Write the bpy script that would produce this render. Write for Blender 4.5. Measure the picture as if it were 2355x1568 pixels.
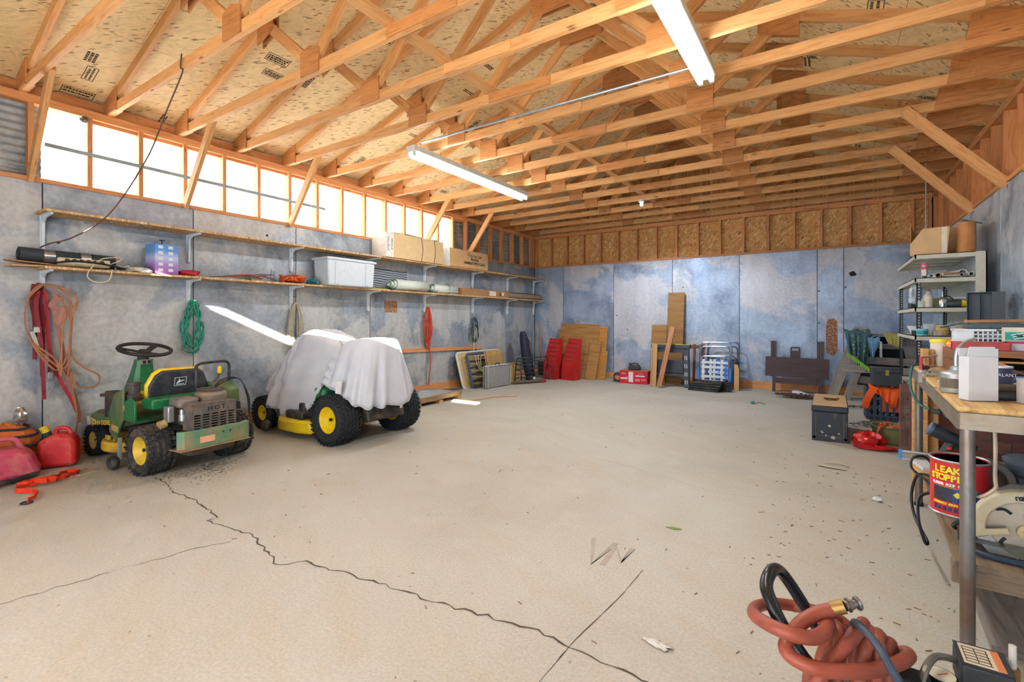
import bpy, bmesh, math, random
from mathutils import Vector, Matrix, Euler
for o in list(bpy.data.objects): bpy.data.objects.remove(o)
R = math.radians
sc = bpy.context.scene
col = sc.collection
# ---------------------------------------------------------------- camera
CAMZ = 1.24
cam_d = bpy.data.cameras.new('camera'); cam = bpy.data.objects.new('camera', cam_d); col.objects.link(cam)
cam_d.sensor_width = 36; cam_d.lens = 1113/2355*36; cam_d.shift_y = -47/2355; cam_d.clip_start = .05
cam.location = (0, 0, CAMZ); cam.rotation_euler = (R(90), 0, R(33.42))
sc.camera = cam
# ---------------------------------------------------------------- world, sun, fill light added at the unseen doorway
w = bpy.data.worlds.new('world'); sc.world = w; w.use_nodes = True
w.node_tree.nodes['Background'].inputs[0].default_value = (.62, .78, 1, 1); w.node_tree.nodes['Background'].inputs[1].default_value = 2.0
sd = bpy.data.lights.new('sun', 'SUN'); sd.energy = 60; sd.angle = R(.53); sd.color = (1, .96, .9)
sun = bpy.data.objects.new('sun', sd); col.objects.link(sun)
sun.rotation_euler = Vector((-.5, 1, -.46)).to_track_quat('-Z', 'Y').to_euler(); sun.location = (6, -12, 8)
def area(name, loc, rot, sx, sy, power, colr):
    d = bpy.data.lights.new(name, 'AREA'); d.shape = 'RECTANGLE'; d.size = sx; d.size_y = sy; d.energy = power; d.color = colr
    o = bpy.data.objects.new(name, d); col.objects.link(o); o.location = loc; o.rotation_euler = rot
    return o
area('doorway_fill', (-1.7, -.93, 1.25), (R(90), 0, 0), 4.9, 2.3, 85, (.68, .85, 1))  # soft fill added in the door opening behind the camera
sc.view_settings.view_transform = 'Standard'; sc.view_settings.look = 'None'; sc.view_settings.gamma = 1
sc.view_settings.use_curve_mapping = False
sc.view_settings.exposure = 0.47
cy = sc.cycles; cy.max_bounces = 5; cy.diffuse_bounces = 3; cy.glossy_bounces = 2; cy.transmission_bounces = 3; cy.transparent_max_bounces = 4; cy.use_adaptive_sampling = True; cy.adaptive_threshold = .1; cy.adaptive_min_samples = 12; cy.use_light_tree = False; cy.caustics_reflective = False; cy.caustics_refractive = False; cy.sample_clamp_indirect = 6
WINDOW_GLOW = 5.0; TUBE_GLOW = 52.0
# ---------------------------------------------------------------- helpers
def S(*c):
    if len(c) == 1: c = c[0]
    return tuple((x/255/12.92 if x/255 <= .04045 else ((x/255+.055)/1.055)**2.4) for x in c[:3]) + (1,)
class NT:
    def __init__(s, name):
        m = bpy.data.materials.new(name); m.use_nodes = True; s.m = m; s.t = m.node_tree; s.b = s.t.nodes['Principled BSDF']
        s.tc = s.t.nodes.new('ShaderNodeTexCoord')
    def n(s, ty, **k):
        x = s.t.nodes.new('ShaderNode'+ty)
        for a, v in k.items(): setattr(x, a, v)
        return x
    def l(s, a, b): s.t.links.new(a, b)
    def co(s, scale=(1, 1, 1), rot=(0, 0, 0), rand=True, src='Object'):
        mp = s.n('Mapping'); fin = mp; mp.inputs['Scale'].default_value = scale
        if any(rot):
            mp.inputs['Scale'].default_value = (1, 1, 1); mp.inputs['Rotation'].default_value = rot
            fin = s.n('VectorMath', operation='MULTIPLY'); fin.inputs[1].default_value = scale; s.l(mp.outputs[0], fin.inputs[0])
        if rand:
            oi = s.n('ObjectInfo'); vm = s.n('VectorMath', operation='SCALE'); vm.inputs[0].default_value = (37, 53, 71)
            s.l(oi.outputs['Random'], vm.inputs['Scale'])
            ad = s.n('VectorMath', operation='ADD'); s.l(s.tc.outputs[src], ad.inputs[0]); s.l(vm.outputs[0], ad.inputs[1]); s.l(ad.outputs[0], mp.inputs[0])
        else: s.l(s.tc.outputs[src], mp.inputs[0])
        return fin.outputs[0]
    def noise(s, v, scale, detail=3, rough=.55, dist=0):
        x = s.n('TexNoise'); x.inputs['Scale'].default_value = scale; x.inputs['Detail'].default_value = detail; x.inputs['Roughness'].default_value = rough; x.inputs['Distortion'].default_value = dist
        if v is not None: s.l(v, x.inputs['Vector'])
        return x.outputs['Fac']
    def vor(s, v, scale, out='Distance', feature='F1', rnd=1):
        x = s.n('TexVoronoi'); x.feature = feature; x.inputs['Scale'].default_value = scale; x.inputs['Randomness'].default_value = rnd; s.l(v, x.inputs['Vector'])
        return x.outputs[out]
    def ramp(s, f, stops, interp='LINEAR'):
        x = s.n('ValToRGB'); x.color_ramp.interpolation = interp
        e = x.color_ramp.elements
        while len(e) < len(stops): e.new(.5)
        for q, (p, c) in zip(e, stops):
            q.position = p; q.color = c if len(c) == 4 else tuple(c)+(1,)
        s.l(f, x.inputs[0]); return x.outputs[0]
    def mix(s, f, a, b, mode='MIX'):
        x = s.n('Mix', data_type='RGBA', blend_type=mode)
        for i, v in ((0, f), (6, a), (7, b)):
            if isinstance(v, (int, float)): x.inputs[i].default_value = v
            elif isinstance(v, tuple): x.inputs[i].default_value = v
            else: s.l(v, x.inputs[i])
        return x.outputs[2]
    def bump(s, h, strength=.3, dist=.01):
        x = s.n('Bump'); x.inputs['Strength'].default_value = strength; x.inputs['Distance'].default_value = dist; s.l(h, x.inputs['Height']); s.l(x.outputs[0], s.b.inputs['Normal'])
    def out(s, c=None, rough=.6, metal=0, spec=None):
        if c is not None:
            if isinstance(c, tuple): s.b.inputs['Base Color'].default_value = c
            else: s.l(c, s.b.inputs['Base Color'])
        if isinstance(rough, (int, float)): s.b.inputs['Roughness'].default_value = rough
        else: s.l(rough, s.b.inputs['Roughness'])
        s.b.inputs['Metallic'].default_value = metal
        if spec is not None: s.b.inputs['Specular IOR Level'].default_value = spec
        return s.m
BW = lambda x: (x, x, x, 1)
MC = {}
def plain(c, rough=.6, metal=0, var=.12, scale=14, bump=0, dirt=None, dirtamt=.5):
    """plain painted / plastic / metal surface with slight blotches; dirt = colour of dust lying in patches"""
    key = ('p', c, rough, metal, var, scale, bump, dirt, dirtamt)
    if key in MC: return MC[key]
    s = NT('surface'); base = S(*c)
    lo = tuple(max(0, x*(1-var)) for x in base[:3])+(1,); hi = tuple(min(1, x*(1+var)) for x in base[:3])+(1,)
    v = s.co()
    nz = s.noise(v, scale, 4); c_ = s.ramp(nz, [(.3, lo), (.7, hi)])
    if dirt:
        dm = s.ramp(s.noise(v, scale*.5, 6, .7), [(.5-.25*dirtamt, BW(0)), (.75-.25*dirtamt, BW(.85))])
        c_ = s.mix(dm, c_, S(*dirt))
    if bump: s.bump(nz, bump, .004)
    MC[key] = s.out(c_, rough, metal); return MC[key]
def glow(name, c, strength):
    s = NT(name); s.b.inputs['Base Color'].default_value = S(*c); s.b.inputs['Emission Color'].default_value = S(*c); s.b.inputs['Emission Strength'].default_value = strength
    return s.m
def wood(name, light, dark, knots=True, rough=.65, rings=14, tint=.22):
    """lumber: grain runs along the piece's own local X"""
    s = NT(name); v = s.co((.55, 6, 6))
    g = s.noise(v, rings*.35, 5, .6, 1.2); g2 = s.noise(s.co((2, 60, 60)), 3, 2)
    c = s.ramp(g, [(.3, S(*dark)), (.52, S(*light)), (.75, tuple(min(1, x*1.08) for x in S(*light)))])
    c = s.mix(.25, c, s.ramp(g2, [(.3, S(*dark)), (.7, S(*light))]))
    if knots:
        k = s.vor(s.co((1.6, 7, 7)), 1.3); c = s.mix(s.ramp(k, [(.035, BW(1)), (.1, BW(0))]), c, tuple(x*.35 for x in S(*dark)[:3])+(1,))
    oi = s.n('ObjectInfo'); hs = s.n('HueSaturation'); mr = s.n('MapRange'); s.l(oi.outputs['Random'], mr.inputs[0]); mr.inputs[3].default_value = 1-tint; mr.inputs[4].default_value = 1+tint*.6
    s.l(mr.outputs[0], hs.inputs['Value']); s.l(c, hs.inputs['Color'])
    s.bump(g, .15, .003)
    return s.out(hs.outputs[0], rough)
def osb(name, base, fleck=(110, 66, 28), pale=(245, 214, 160), size=1.0):
    """strand board: long flakes lying in the sheet's own local XY plane"""
    s = NT(name); b = S(*base)
    c = s.ramp(s.noise(s.co(), 1.1, 3), [(.3, tuple(x*.9 for x in b[:3])+(1,)), (.7, b)])
    for i, (ang, sx, sy, sc_) in enumerate(((.25, 11, 44, 1), (1.25, 10, 40, 1), (-.75, 12, 46, 1), (2.3, 22, 90, 1))):
        v = s.co((sx/size, sy/size, 1), (0, 0, ang))
        x = s.n('TexVoronoi'); x.inputs['Scale'].default_value = sc_; s.l(v, x.inputs['Vector']); x.voronoi_dimensions = '2D'
        sp = s.n('SeparateColor'); s.l(x.outputs['Color'], sp.inputs[0])
        tone = s.ramp(sp.outputs[0], [(0, tuple(q*.74 for q in b[:3])+(1,)), (.35, tuple(q*.9 for q in b[:3])+(1,)), (.7, b), (1, S(*pale))])
        m = s.ramp(sp.outputs[1], [(.55, BW(0)), (.6, BW(.75))]); c = s.mix(m, c, tone)
        if i == 3:
            m2 = s.ramp(sp.outputs[2], [(.95, BW(0)), (.96, BW(.7))]); c = s.mix(m2, c, S(*fleck))
    return s.out(c, .7)
def galv(name, base, pale, dark, rust=(150, 100, 60), palecut=.5, rough=.42, rustcut=.72, metal=.35):
    s = NT(name); v = s.co()
    n1 = s.noise(v, .9, 8, .62, .5); n2 = s.noise(v, 1.7, 7, .6, .3); n3 = s.noise(v, 26, 3, .6); n4 = s.noise(s.co((1, 1, .25)), 3.2, 6, .65)
    c = s.ramp(n2, [(.32, S(*dark)), (.5, S(*base)), (.72, tuple(min(1, x*1.18) for x in S(*base)))])
    pm = s.ramp(n1, [(palecut-.03, BW(0)), (palecut+.035, BW(.85))]); c = s.mix(pm, c, S(*pale))
    c = s.mix(.18, c, s.ramp(n3, [(.3, BW(.12)), (.7, BW(.9))]), 'OVERLAY')
    c = s.mix(.25, c, s.ramp(n4, [(.35, BW(.2)), (.65, BW(.8))]), 'OVERLAY')
    rm = s.ramp(s.noise(v, 2.3, 10, .75), [(rustcut-.04, BW(0)), (rustcut+.03, BW(.6))]); c = s.mix(rm, c, S(*rust))
    rr = s.ramp(n1, [(.4, BW(rough)), (.6, BW(rough+.25))])
    s.bump(n2, .08, .01)
    return s.out(c, rr, metal)
# -- mesh builder
def basis(d):
    d = d.normalized(); a = Vector((0, 0, 1)) if abs(d.z) < .95 else Vector((1, 0, 0))
    x = a.cross(d).normalized(); return x, d.cross(x)
def rotm(rx=0, ry=0, rz=0): return Euler((R(rx), R(ry), R(rz))).to_matrix().to_4x4()
def at(x, y, z, rx=0, ry=0, rz=0): return Matrix.Translation((x, y, z)) @ rotm(rx, ry, rz)
class MB:
    def __init__(s): s.v = []; s.f = []; s.M = Matrix()
    def add(s, vs, fs):
        k = len(s.v); s.v += [s.M @ Vector(p) for p in vs]; s.f += [tuple(i+k for i in q) for q in fs]; return s
    def box(s, c, d, rot=None, top=1.0):
        h = Vector(d)/2; m = rotm(*rot) if rot else Matrix()
        vs = [Vector(c)+m @ Vector((a*h.x*(top if e > 0 else 1), b*h.y*(top if e > 0 else 1), e*h.z)) for e in (-1, 1) for a, b in ((-1, -1), (1, -1), (1, 1), (-1, 1))]
        return s.add(vs, [(3, 2, 1, 0), (4, 5, 6, 7), (0, 1, 5, 4), (1, 2, 6, 5), (2, 3, 7, 6), (3, 0, 4, 7)])
    def bb(s, x0, x1, y0, y1, z0, z1): return s.box(((x0+x1)/2, (y0+y1)/2, (z0+z1)/2), (abs(x1-x0), abs(y1-y0), abs(z1-z0)))
    def tube(s, pts, r, n=8, closed=False, flat=None):
        P = [Vector(p) for p in pts]; m = len(P); rs = r if isinstance(r, (list, tuple)) else [r]*m
        vs = []; x = None
        for i in range(m):
            a = P[(i-1) % m] if (closed or i) else P[i]; b = P[(i+1) % m] if (closed or i < m-1) else P[i]
            t = (b-a)
            if t.length < 1e-9: t = Vector((0, 0, 1))
            t.normalize()
            if x is None: x, y = basis(t)
            else:
                x = (x-t*x.dot(t)); x = x.normalized() if x.length > 1e-6 else basis(t)[0]
                y = t.cross(x)
            for k in range(n):
                q = 2*math.pi*k/n; e = (math.cos(q), math.sin(q)*(flat or 1)); vs.append(P[i]+(x*e[0]+y*e[1])*rs[i])
        fs = []
        for i in range(m if closed else m-1):
            j = (i+1) % m
            for k in range(n): l = (k+1) % n; fs.append((i*n+k, i*n+l, j*n+l, j*n+k))
        if not closed: fs += [tuple(range(n))[::-1], tuple((m-1)*n+k for k in range(n))]
        return s.add(vs, fs)
    def cyl(s, p0, p1, r0, r1=None, n=16): return s.tube([p0, p1], [r0, r0 if r1 is None else r1], n)
    def lathe(s, prof, n=24, M=None, arc=1.0):
        vs = []; fs = []; m = len(prof); M = M or Matrix(); nn = n if arc == 1 else n+1
        for k in range(nn):
            q = 2*math.pi*arc*k/n
            for r, z in prof: vs.append(M @ Vector((r*math.cos(q), r*math.sin(q), z)))
        for k in range(n):
            l = (k+1) % nn
            for i in range(m-1): fs.append((k*m+i, l*m+i, l*m+i+1, k*m+i+1))
        return s.add(vs, fs)
    def prism(s, poly, t, M=None):
        M = M or Matrix(); n = len(poly)
        vs = [M @ Vector((x, y, 0)) for x, y in poly]+[M @ Vector((x, y, t)) for x, y in poly]
        return s.add(vs, [tuple(range(n))[::-1], tuple(range(n, 2*n))]+[(i, (i+1) % n, n+(i+1) % n, n+i) for i in range(n)])
    def ribbon(s, pts, w, t, side):
        """flat strap: side = width direction (vector or list)"""
        P = [Vector(p) for p in pts]; m = len(P); vs = []; fs = []
        for i in range(m):
            a = P[max(0, i-1)]; b = P[min(m-1, i+1)]; d = (b-a).normalized()
            sd_ = Vector(side[i] if isinstance(side, list) else side); sd_ = (sd_-d*sd_.dot(d)); sd_ = sd_.normalized() if sd_.length > 1e-6 else basis(d)[0]
            nn = d.cross(sd_)
            for e, g in ((-1, -1), (1, -1), (1, 1), (-1, 1)): vs.append(P[i]+sd_*e*w/2+nn*g*t/2)
        for i in range(m-1):
            for k in range(4): l = (k+1) % 4; fs.append((i*4+k, i*4+l, i*4+4+l, i*4+4+k))
        fs += [(3, 2, 1, 0), tuple(m*4-4+k for k in range(4))]
        return s.add(vs, fs)
    def grid(s, fn, nu, nv):
        vs = [fn(i/nu, j/nv) for i in range(nu+1) for j in range(nv+1)]; fs = []
        for i in range(nu):
            for j in range(nv): a = i*(nv+1)+j; fs.append((a, a+1, a+nv+2, a+nv+1))
        return s.add(vs, fs)
    def mesh(s, name, mat=None, smooth=35):
        me = bpy.data.meshes.new(name); me.from_pydata([tuple(v) for v in s.v], [], s.f); me.update()
        if mat: me.materials.append(mat)
        if smooth:
            me.polygons.foreach_set('use_smooth', [True]*len(me.polygons)); me.set_sharp_from_angle(angle=R(smooth))
        return me
    def build(s, name, mat, parent=None, loc=(0, 0, 0), rot=(0, 0, 0), smooth=35, bevel=0, solid=0, sub=0):
        o = put(name, s.mesh(name, mat, smooth), parent, loc, rot)
        bm = bmesh.new(); bm.from_mesh(o.data); bmesh.ops.recalc_face_normals(bm, faces=bm.faces)
        bm.to_mesh(o.data); bm.free()
        if solid: m = o.modifiers.new('solid', 'SOLIDIFY'); m.thickness = solid; m.offset = 0
        if bevel: m = o.modifiers.new('bevel', 'BEVEL'); m.width = bevel; m.segments = 2; m.limit_method = 'ANGLE'; m.angle_limit = R(40)
        if sub: m = o.modifiers.new('sub', 'SUBSURF'); m.levels = sub; m.render_levels = sub
        return o
def put(name, me, parent=None, loc=(0, 0, 0), rot=(0, 0, 0)):
    o = bpy.data.objects.new(name, me); col.objects.link(o); o.parent = parent; o.location = loc; o.rotation_euler = tuple(R(a) for a in rot); return o
def tag(o, label, cat, group=None):
    o['label'] = label; o['category'] = cat
    if group: o['group'] = group
    return o
def thing(name, label, cat, loc=(0, 0, 0), rz=0, group=None, rx=0, ry=0):
    return tag(put(name, None, None, loc, (rx, ry, rz)), label, cat, group)
def struct(o): o['kind'] = 'structure'; return o
def stuff(o): o['kind'] = 'stuff'; return o
def cat(pts, n=6, closed=False):
    P = [Vector(p) for p in pts]; m = len(P); out = []
    for i in range(m if closed else m-1):
        g = (lambda k: P[k % m]) if closed else (lambda k: P[min(max(k, 0), m-1)])
        a, b, c, d = g(i-1), g(i), g(i+1), g(i+2)
        for k in range(n):
            t = k/n; out.append(.5*((2*b)+(c-a)*t+(2*a-5*b+4*c-d)*t*t+(3*b-a-3*c+d)*t**3))
    if not closed: out.append(P[-1])
    return out
LM = {}
def lumber(name, p0, p1, w, h, mat, parent=None, up=(0, 0, 1), bevel=True):
    """a board from p0 to p1 (centre line), w wide, h high along up; local X = grain"""
    p0 = Vector(p0); p1 = Vector(p1); d = p1-p0; L = d.length; key = (round(L, 3), w, h, mat.name)
    if key not in LM: LM[key] = MB().bb(0, L, -w/2, w/2, -h/2, h/2).mesh(name, mat, 0)
    x = d.normalized(); u = Vector(up)
    if abs(u.normalized().dot(x)) > .999: u = Vector((0, 1, 0))
    z = (u-x*u.dot(x)).normalized(); y = z.cross(x)
    o = bpy.data.objects.new(name, LM[key]); col.objects.link(o); o.parent = parent
    o.matrix_local = Matrix(((x.x, y.x, z.x, p0.x), (x.y, y.y, z.y, p0.y), (x.z, y.z, z.z, p0.z), (0, 0, 0, 1))); return o
def lettering(txt, size, mat, parent, M, name='lettering', ext=.0006, align='CENTER', sx=1.0, shear=0, bold=0):
    cu = bpy.data.curves.new(name, 'FONT'); cu.body = txt; cu.size = size; cu.extrude = ext; cu.align_x = align; cu.align_y = 'CENTER'; cu.shear = shear; cu.offset = bold; cu.resolution_u = 3
    o = bpy.data.objects.new(name, cu); col.objects.link(o)
    me = bpy.data.meshes.new_from_object(o); bpy.data.objects.remove(o); me.materials.clear(); me.materials.append(mat)
    o = bpy.data.objects.new(name, me); col.objects.link(o); o.parent = parent; o.matrix_local = M @ Matrix.Diagonal((sx, 1, 1, 1)); return o
rnd = random.Random(7)
ORD = ['', 'first', 'second', 'third', 'fourth', 'fifth', 'sixth', 'seventh', 'eighth', 'ninth', 'tenth', 'eleventh', 'twelfth', 'thirteenth', 'fourteenth', 'fifteenth', 'sixteenth']
# ---------------------------------------------------------------- materials of the building
M_pine = wood('pine_lumber', (232, 174, 110), (204, 132, 68))
M_pine2 = wood('pine_stud', (224, 154, 94), (192, 112, 60))
M_ply = wood('plywood_gusset', (206, 140, 80), (164, 98, 48), knots=True, rings=22)
M_osb = osb('strand_board_roof', (248, 213, 154))
M_osbw = osb('strand_board_wall', (224, 160, 88))
M_galvL = galv('galvanised_left', (160, 166, 173), (200, 197, 191), (112, 121, 131), palecut=.5, rustcut=.74)
M_galvB = galv('galvanised_back', (160, 173, 192), (204, 202, 204), (126, 141, 164), palecut=.52, rustcut=.76)
M_galvR = galv('galvanised_right', (186, 198, 212), (216, 220, 224), (132, 146, 166), palecut=.52, rough=.26, rustcut=.8, metal=.25)
M_dark = plain((52, 52, 54), .8)
M_white_metal = plain((226, 228, 228), .45)
def floor_mat():
    s = NT('concrete_floor'); v = s.co(rand=False)
    n1 = s.noise(v, .55, 7, .6, .4); n2 = s.noise(v, 3.1, 7, .65); n3 = s.noise(v, 75, 3, .7); n4 = s.noise(s.co((.5, 2.4, 1), (0, 0, .5), rand=False), 2.2, 8, .7)
    c = s.ramp(n1, [(.28, S(170, 162, 147)), (.5, S(187, 180, 165)), (.75, S(196, 191, 178))])
    c = s.mix(s.ramp(n4, [(.5, BW(0)), (.72, BW(.45))]), c, S(182, 162, 132))
    c = s.mix(s.ramp(n2, [(.55, BW(0)), (.75, BW(.4))]), c, S(206, 203, 194))
    c = s.mix(.22, c, s.ramp(n3, [(.3, BW(.15)), (.7, BW(.85))]), 'OVERLAY')
    sp = s.vor(v, 9); c = s.mix(s.ramp(sp, [(.04, BW(.55)), (.075, BW(0))]), c, S(112, 92, 70))
    s.bump(n3, .18, .003)
    return s.out(c, s.ramp(n2, [(.3, BW(.5)), (.7, BW(.72))]))
XL, XR, YB, YF = -5.87, 1.31, 9.88, -1.0
ZS, ZP, ZT = 2.466, 3.157, 3.23          # sill underside, top plate underside, truss bearing
# ---------------------------------------------------------------- floor
floor = struct(MB().bb(XL-.4, XR+.4, YF-6, YB+.4, -.15, 0).build('floor', floor_mat(), smooth=0))
M_crack = plain((88, 72, 56), .9)
def crack(pts, w, jit=.014):
    rr = random.Random(len(pts)*13+int(w*1e5)); P = []
    for a, b in zip(pts, pts[1:]):
        a = Vector((*a, .0)); b = Vector((*b, .0)); n = max(3, int((b-a).length/.035)); px = Vector((-(b-a).y, (b-a).x, 0)).normalized()
        P += [a.lerp(b, i/n)+px*rr.uniform(-jit, jit) for i in range(n)]
    mb = MB(); vs = []; fs = []
    for i, p in enumerate(P):
        d = (P[min(i+1, len(P)-1)]-P[max(i-1, 0)]).normalized(); q = Vector((-d.y, d.x, 0)); ww = w*rr.uniform(.35, 1.5)
        vs += [p+q*ww/2+Vector((0, 0, .0012)), p-q*ww/2+Vector((0, 0, .0012))]
    for i in range(len(P)-1): fs.append((2*i, 2*i+1, 2*i+3, 2*i+2))
    return mb.add(vs, fs).build('crack', M_crack, floor, smooth=0)
crack([(-4.449, 1.644), (-3.982, 1.58), (-3.734, 1.589), (-3.423, 1.56), (-3.226, 1.521), (-3.233, 1.461), (-2.992, 1.485), (-2.796, 1.509), (-2.552, 1.448), (-2.338, 1.394), (-2.26, 1.488), (-1.974, 1.534), (-1.709, 1.57), (-1.457, 1.591), (-1.245, 1.628), (-1.051, 1.665), (-.872, 1.665), (-.739, 1.651), (-.617, 1.639), (-.4, 1.63), (.1, 1.55)], .008)
crack([(-3.05, .45), (-3.01, .668), (-2.976, .863), (-2.923, 1.061), (-2.882, 1.248), (-2.802, 1.438)], .003)
crack([(-2.9, 4.7), (-2.644, 4.542), (-2.056, 4.1), (-1.641, 4.037), (-1.208, 3.887), (-.716, 3.735), (-.331, 3.785)], .002)
crack([(-.84, 1.3), (-.83, 1.7), (-.79, 2.1), (-.78, 2.4)], .004, .001)
# ---------------------------------------------------------------- walls: galvanised sheets over studs, stud band above
def sheet(parent, p, w_, h, n, mat, name='sheet'):
    """thin metal sheet standing on p (lower left seen from the room), w_ along n x up"""
    o = MB().bb(.004, w_-.004, -.004, .004, 0, h).build(name, mat, parent, smooth=0, bevel=.002)
    o.location = p; o.rotation_euler = (0, 0, n); return o
def corr(w_, h, pitch=.068, amp=.009, n=4):
    """corrugated sheet, ridges along local X (width), rising in Z"""
    m = int(h/pitch*n); return MB().grid(lambda u, v: (v*w_, math.sin(u*h/pitch*2*math.pi)*amp, u*h), m, 1)
wall_left = struct(put('wall_left', None)); wall_back = struct(put('wall_back', None)); wall_right = struct(put('wall_right', None)); wall_front = struct(put('wall_front', None))
M_hole = plain((40, 40, 42), .8)
# left
MB().bb(XL-.03, XL-.006, YF, YB, 0, ZS).build('backing', M_dark, wall_left, smooth=0)
ys = [-1.15+1.2205*k for k in range(0, 10)]
ys = [y+.002*k for k, y in enumerate(ys)]
for y0, y1 in zip(ys, ys[1:]+[YB]):
    y0 = max(y0, YF)
    if y1-y0 < .05: continue
    sheet(wall_left, (XL, y0, 0), y1-y0, ZS, math.pi/2, M_galvL)
lumber('sill_plate', (XL-.035, YF, ZS+.019), (XL-.035, YB, ZS+.019), .1, .038, M_pine2, wall_left)
for z in (ZP+.018, ZP+.055): lumber('top_plate', (XL-.045, YF, z), (XL-.045, YB, z), .09, .036, M_pine2, wall_left)
lumber('eave_block', (XL-.075, YF, ZT+.055), (XL-.075, YB, ZT+.055), .02, .11, M_pine2, wall_left)
yst = [1.627-.406*3+.407*k for k in range(24)]
for y in yst:
    if y < YB-.03: lumber('stud', (XL-.05, y, ZS+.038), (XL-.05, y, ZP), .038, .089, M_pine2, wall_left, up=(1, 0, 0))
lumber('stud', (XL-.05, YB-.02, ZS+.038), (XL-.05, YB-.02, ZP), .04, .089, M_pine2, wall_left, up=(1, 0, 0))
for a, b in zip(yst, yst[1:]):
    if 1.5 < a < 7.0: lumber('window_header', (XL-.07, a+.019, ZP-.015), (XL-.07, b-.019, ZP-.015), .045, .03, M_pine2, wall_left)
lumber('window_rail', (XL+.004, 1.31, 2.815), (XL+.004, 4.18, 2.785), .012, .034, plain((150, 160, 158), .5), wall_left)
M_corr = galv('corrugated_steel', (168, 176, 178), (196, 196, 190), (116, 128, 134), palecut=.62, rough=.35, rustcut=.76, metal=.6)
s = NT('translucent_panel'); nz = s.noise(s.co((1, 1, .15)), 2.5, 4); c_ = s.ramp(nz, [(.3, (.66, .84, 1, 1)), (.65, (.8, .92, 1, 1))])
s.l(c_, s.b.inputs['Emission Color']); s.b.inputs['Emission Strength'].default_value = WINDOW_GLOW; M_panel = s.out((.9, .95, 1, 1), .4)
wins = struct(put('window_1', None))
lo, hi = 1.24, 7.02
def corr_obj(name, y0, y1, mat, parent):
    top = ZP+.03 if name == 'pane' else ZT+.115
    if name == 'pane': corr(y1-y0, ZT+.115-top).build('corrugated_sheet', M_corr, wall_left, (XL-.1, y0, top), (0, 0, 90), smooth=80)
    return corr(y1-y0, top-ZS+.03).build(name, mat, parent, (XL-.108, y0, ZS-.03), (0, 0, 90), smooth=80)
yy = [1.31]+[y for y in yst if lo+.2 < y < hi-.1]+[hi]
for a, b in zip(yy, yy[1:]): corr_obj('pane', a, b, M_panel, wins)
yy = [y for y in yst if y < 1.0]+[1.31]
for a, b in zip([YF]+yy, yy): corr_obj('corrugated_sheet', a, b, M_corr, wall_left)
yy = [hi]+[y for y in yst if hi+.1 < y < YB-.05]+[YB+.1]
for a, b in zip(yy, yy[1:]): corr_obj('corrugated_sheet', a, b, M_corr, wall_left)
# back
MB().bb(XL, XR, YB+.006, YB+.03, 0, ZS).build('backing', M_dark, wall_back, smooth=0)
xs = [XL, -5.113, -3.9, -2.66, -1.432, -.203, .174, 1.31]
for a, b in zip(xs, xs[1:]): sheet(wall_back, (a, YB, 0), b-a, ZS, 0, M_galvB)
lumber('sill_plate', (XL, YB+.03, ZS+.019), (XR, YB+.03, ZS+.019), .1, .038, M_pine2, wall_back)
for z in (ZP+.018, ZP+.055): lumber('top_plate', (XL, YB+.05, z), (XR, YB+.05, z), .09, .036, M_pine2, wall_back)
x = XL+.02
while x < XR:
    lumber('stud', (x, YB+.055, ZS+.038), (x, YB+.055, ZP), .038, .089, M_pine2, wall_back, up=(0, 1, 0)); x += .4075
lumber('stud', (XR-.02, YB+.055, ZS+.038), (XR-.02, YB+.055, ZP), .038, .089, M_pine2, wall_back, up=(0, 1, 0))
x = XL
while x < XR-.01:
    x1 = min(x+1.22, XR); MB().bb(.002, x1-x-.002, 0, .78, -.006, .006).build('strand_board', M_osbw, wall_back, (x, YB+.106, ZS-.02), (90, 0, 0), smooth=0); x = x1
lumber('base_plate', (XL, YB-.02, .065), (XR, YB-.02, .065), .035, .13, M_pine2, wall_back)
lumber('base_plate', (XL+.02, YF, .065), (XL+.02, YB, .065), .035, .13, M_pine2, wall_left)
MB().bb(XL-.2, XR+.2, YB+.13, YB+.16, 0, ZT+.2).build('backing', M_dark, wall_back, smooth=0)  # dark sheet added behind the wall to block sky light at the joints
MB().bb(XL-.14, XL-.1, YB, YB+.13, 0, ZT+.1).build('corner_filler', M_dark, wall_back, smooth=0); MB().bb(XR+.02, XR+.14, YB, YB+.13, 0, ZT+.1).build('corner_filler', M_dark, wall_back, smooth=0); MB().bb(XL-.14, XL-.005, YB, YB+.13, 0, ZS).build('corner_filler', M_dark, wall_back, smooth=0)  # fillers added to stop light leaking in at the corners
# gable above the back top plate
mb = MB(); RZ = 4.58
mb.prism([(XL-.1, ZT-.02), (XR+.1, ZT-.02), (XR+.1, ZT+.12), ((XL+XR)/2, RZ), (XL-.1, ZT+.12)], .02, at(0, YB+.1, 0, 90)); mb.build('gable', M_osbw, wall_back, smooth=0)
# right
MB().bb(XR+.006, XR+.03, YF, YB, 0, ZS).build('backing', M_dark, wall_right, smooth=0)
y = YB
while y > YF+.05:
    y0 = max(YF, y-1.222); sheet(wall_right, (XR, y, 0), y-y0, ZS, -math.pi/2, M_galvR); y = y0
lumber('sill_plate', (XR+.03, YF, ZS+.019), (XR+.03, YB, ZS+.019), .1, .038, M_pine2, wall_right)
for z in (ZP+.018, ZP+.055): lumber('top_plate', (XR+.045, YF, z), (XR+.045, YB, z), .09, .036, M_pine2, wall_right)
y = YB-.02
while y > 2:
    lumber('stud', (XR+.055, y, ZS+.038), (XR+.055, y, ZP), .038, .089, M_pine2, wall_right, up=(1, 0, 0)); y -= .4064
y = YB
while y > YF:
    y0 = max(YF, y-.185); MB().bb(XR+.1, XR+.115, y0+.003, y-.003, ZS-.02, ZT+.125).build('siding_board', M_pine, wall_right, smooth=0); y = y0
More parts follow.
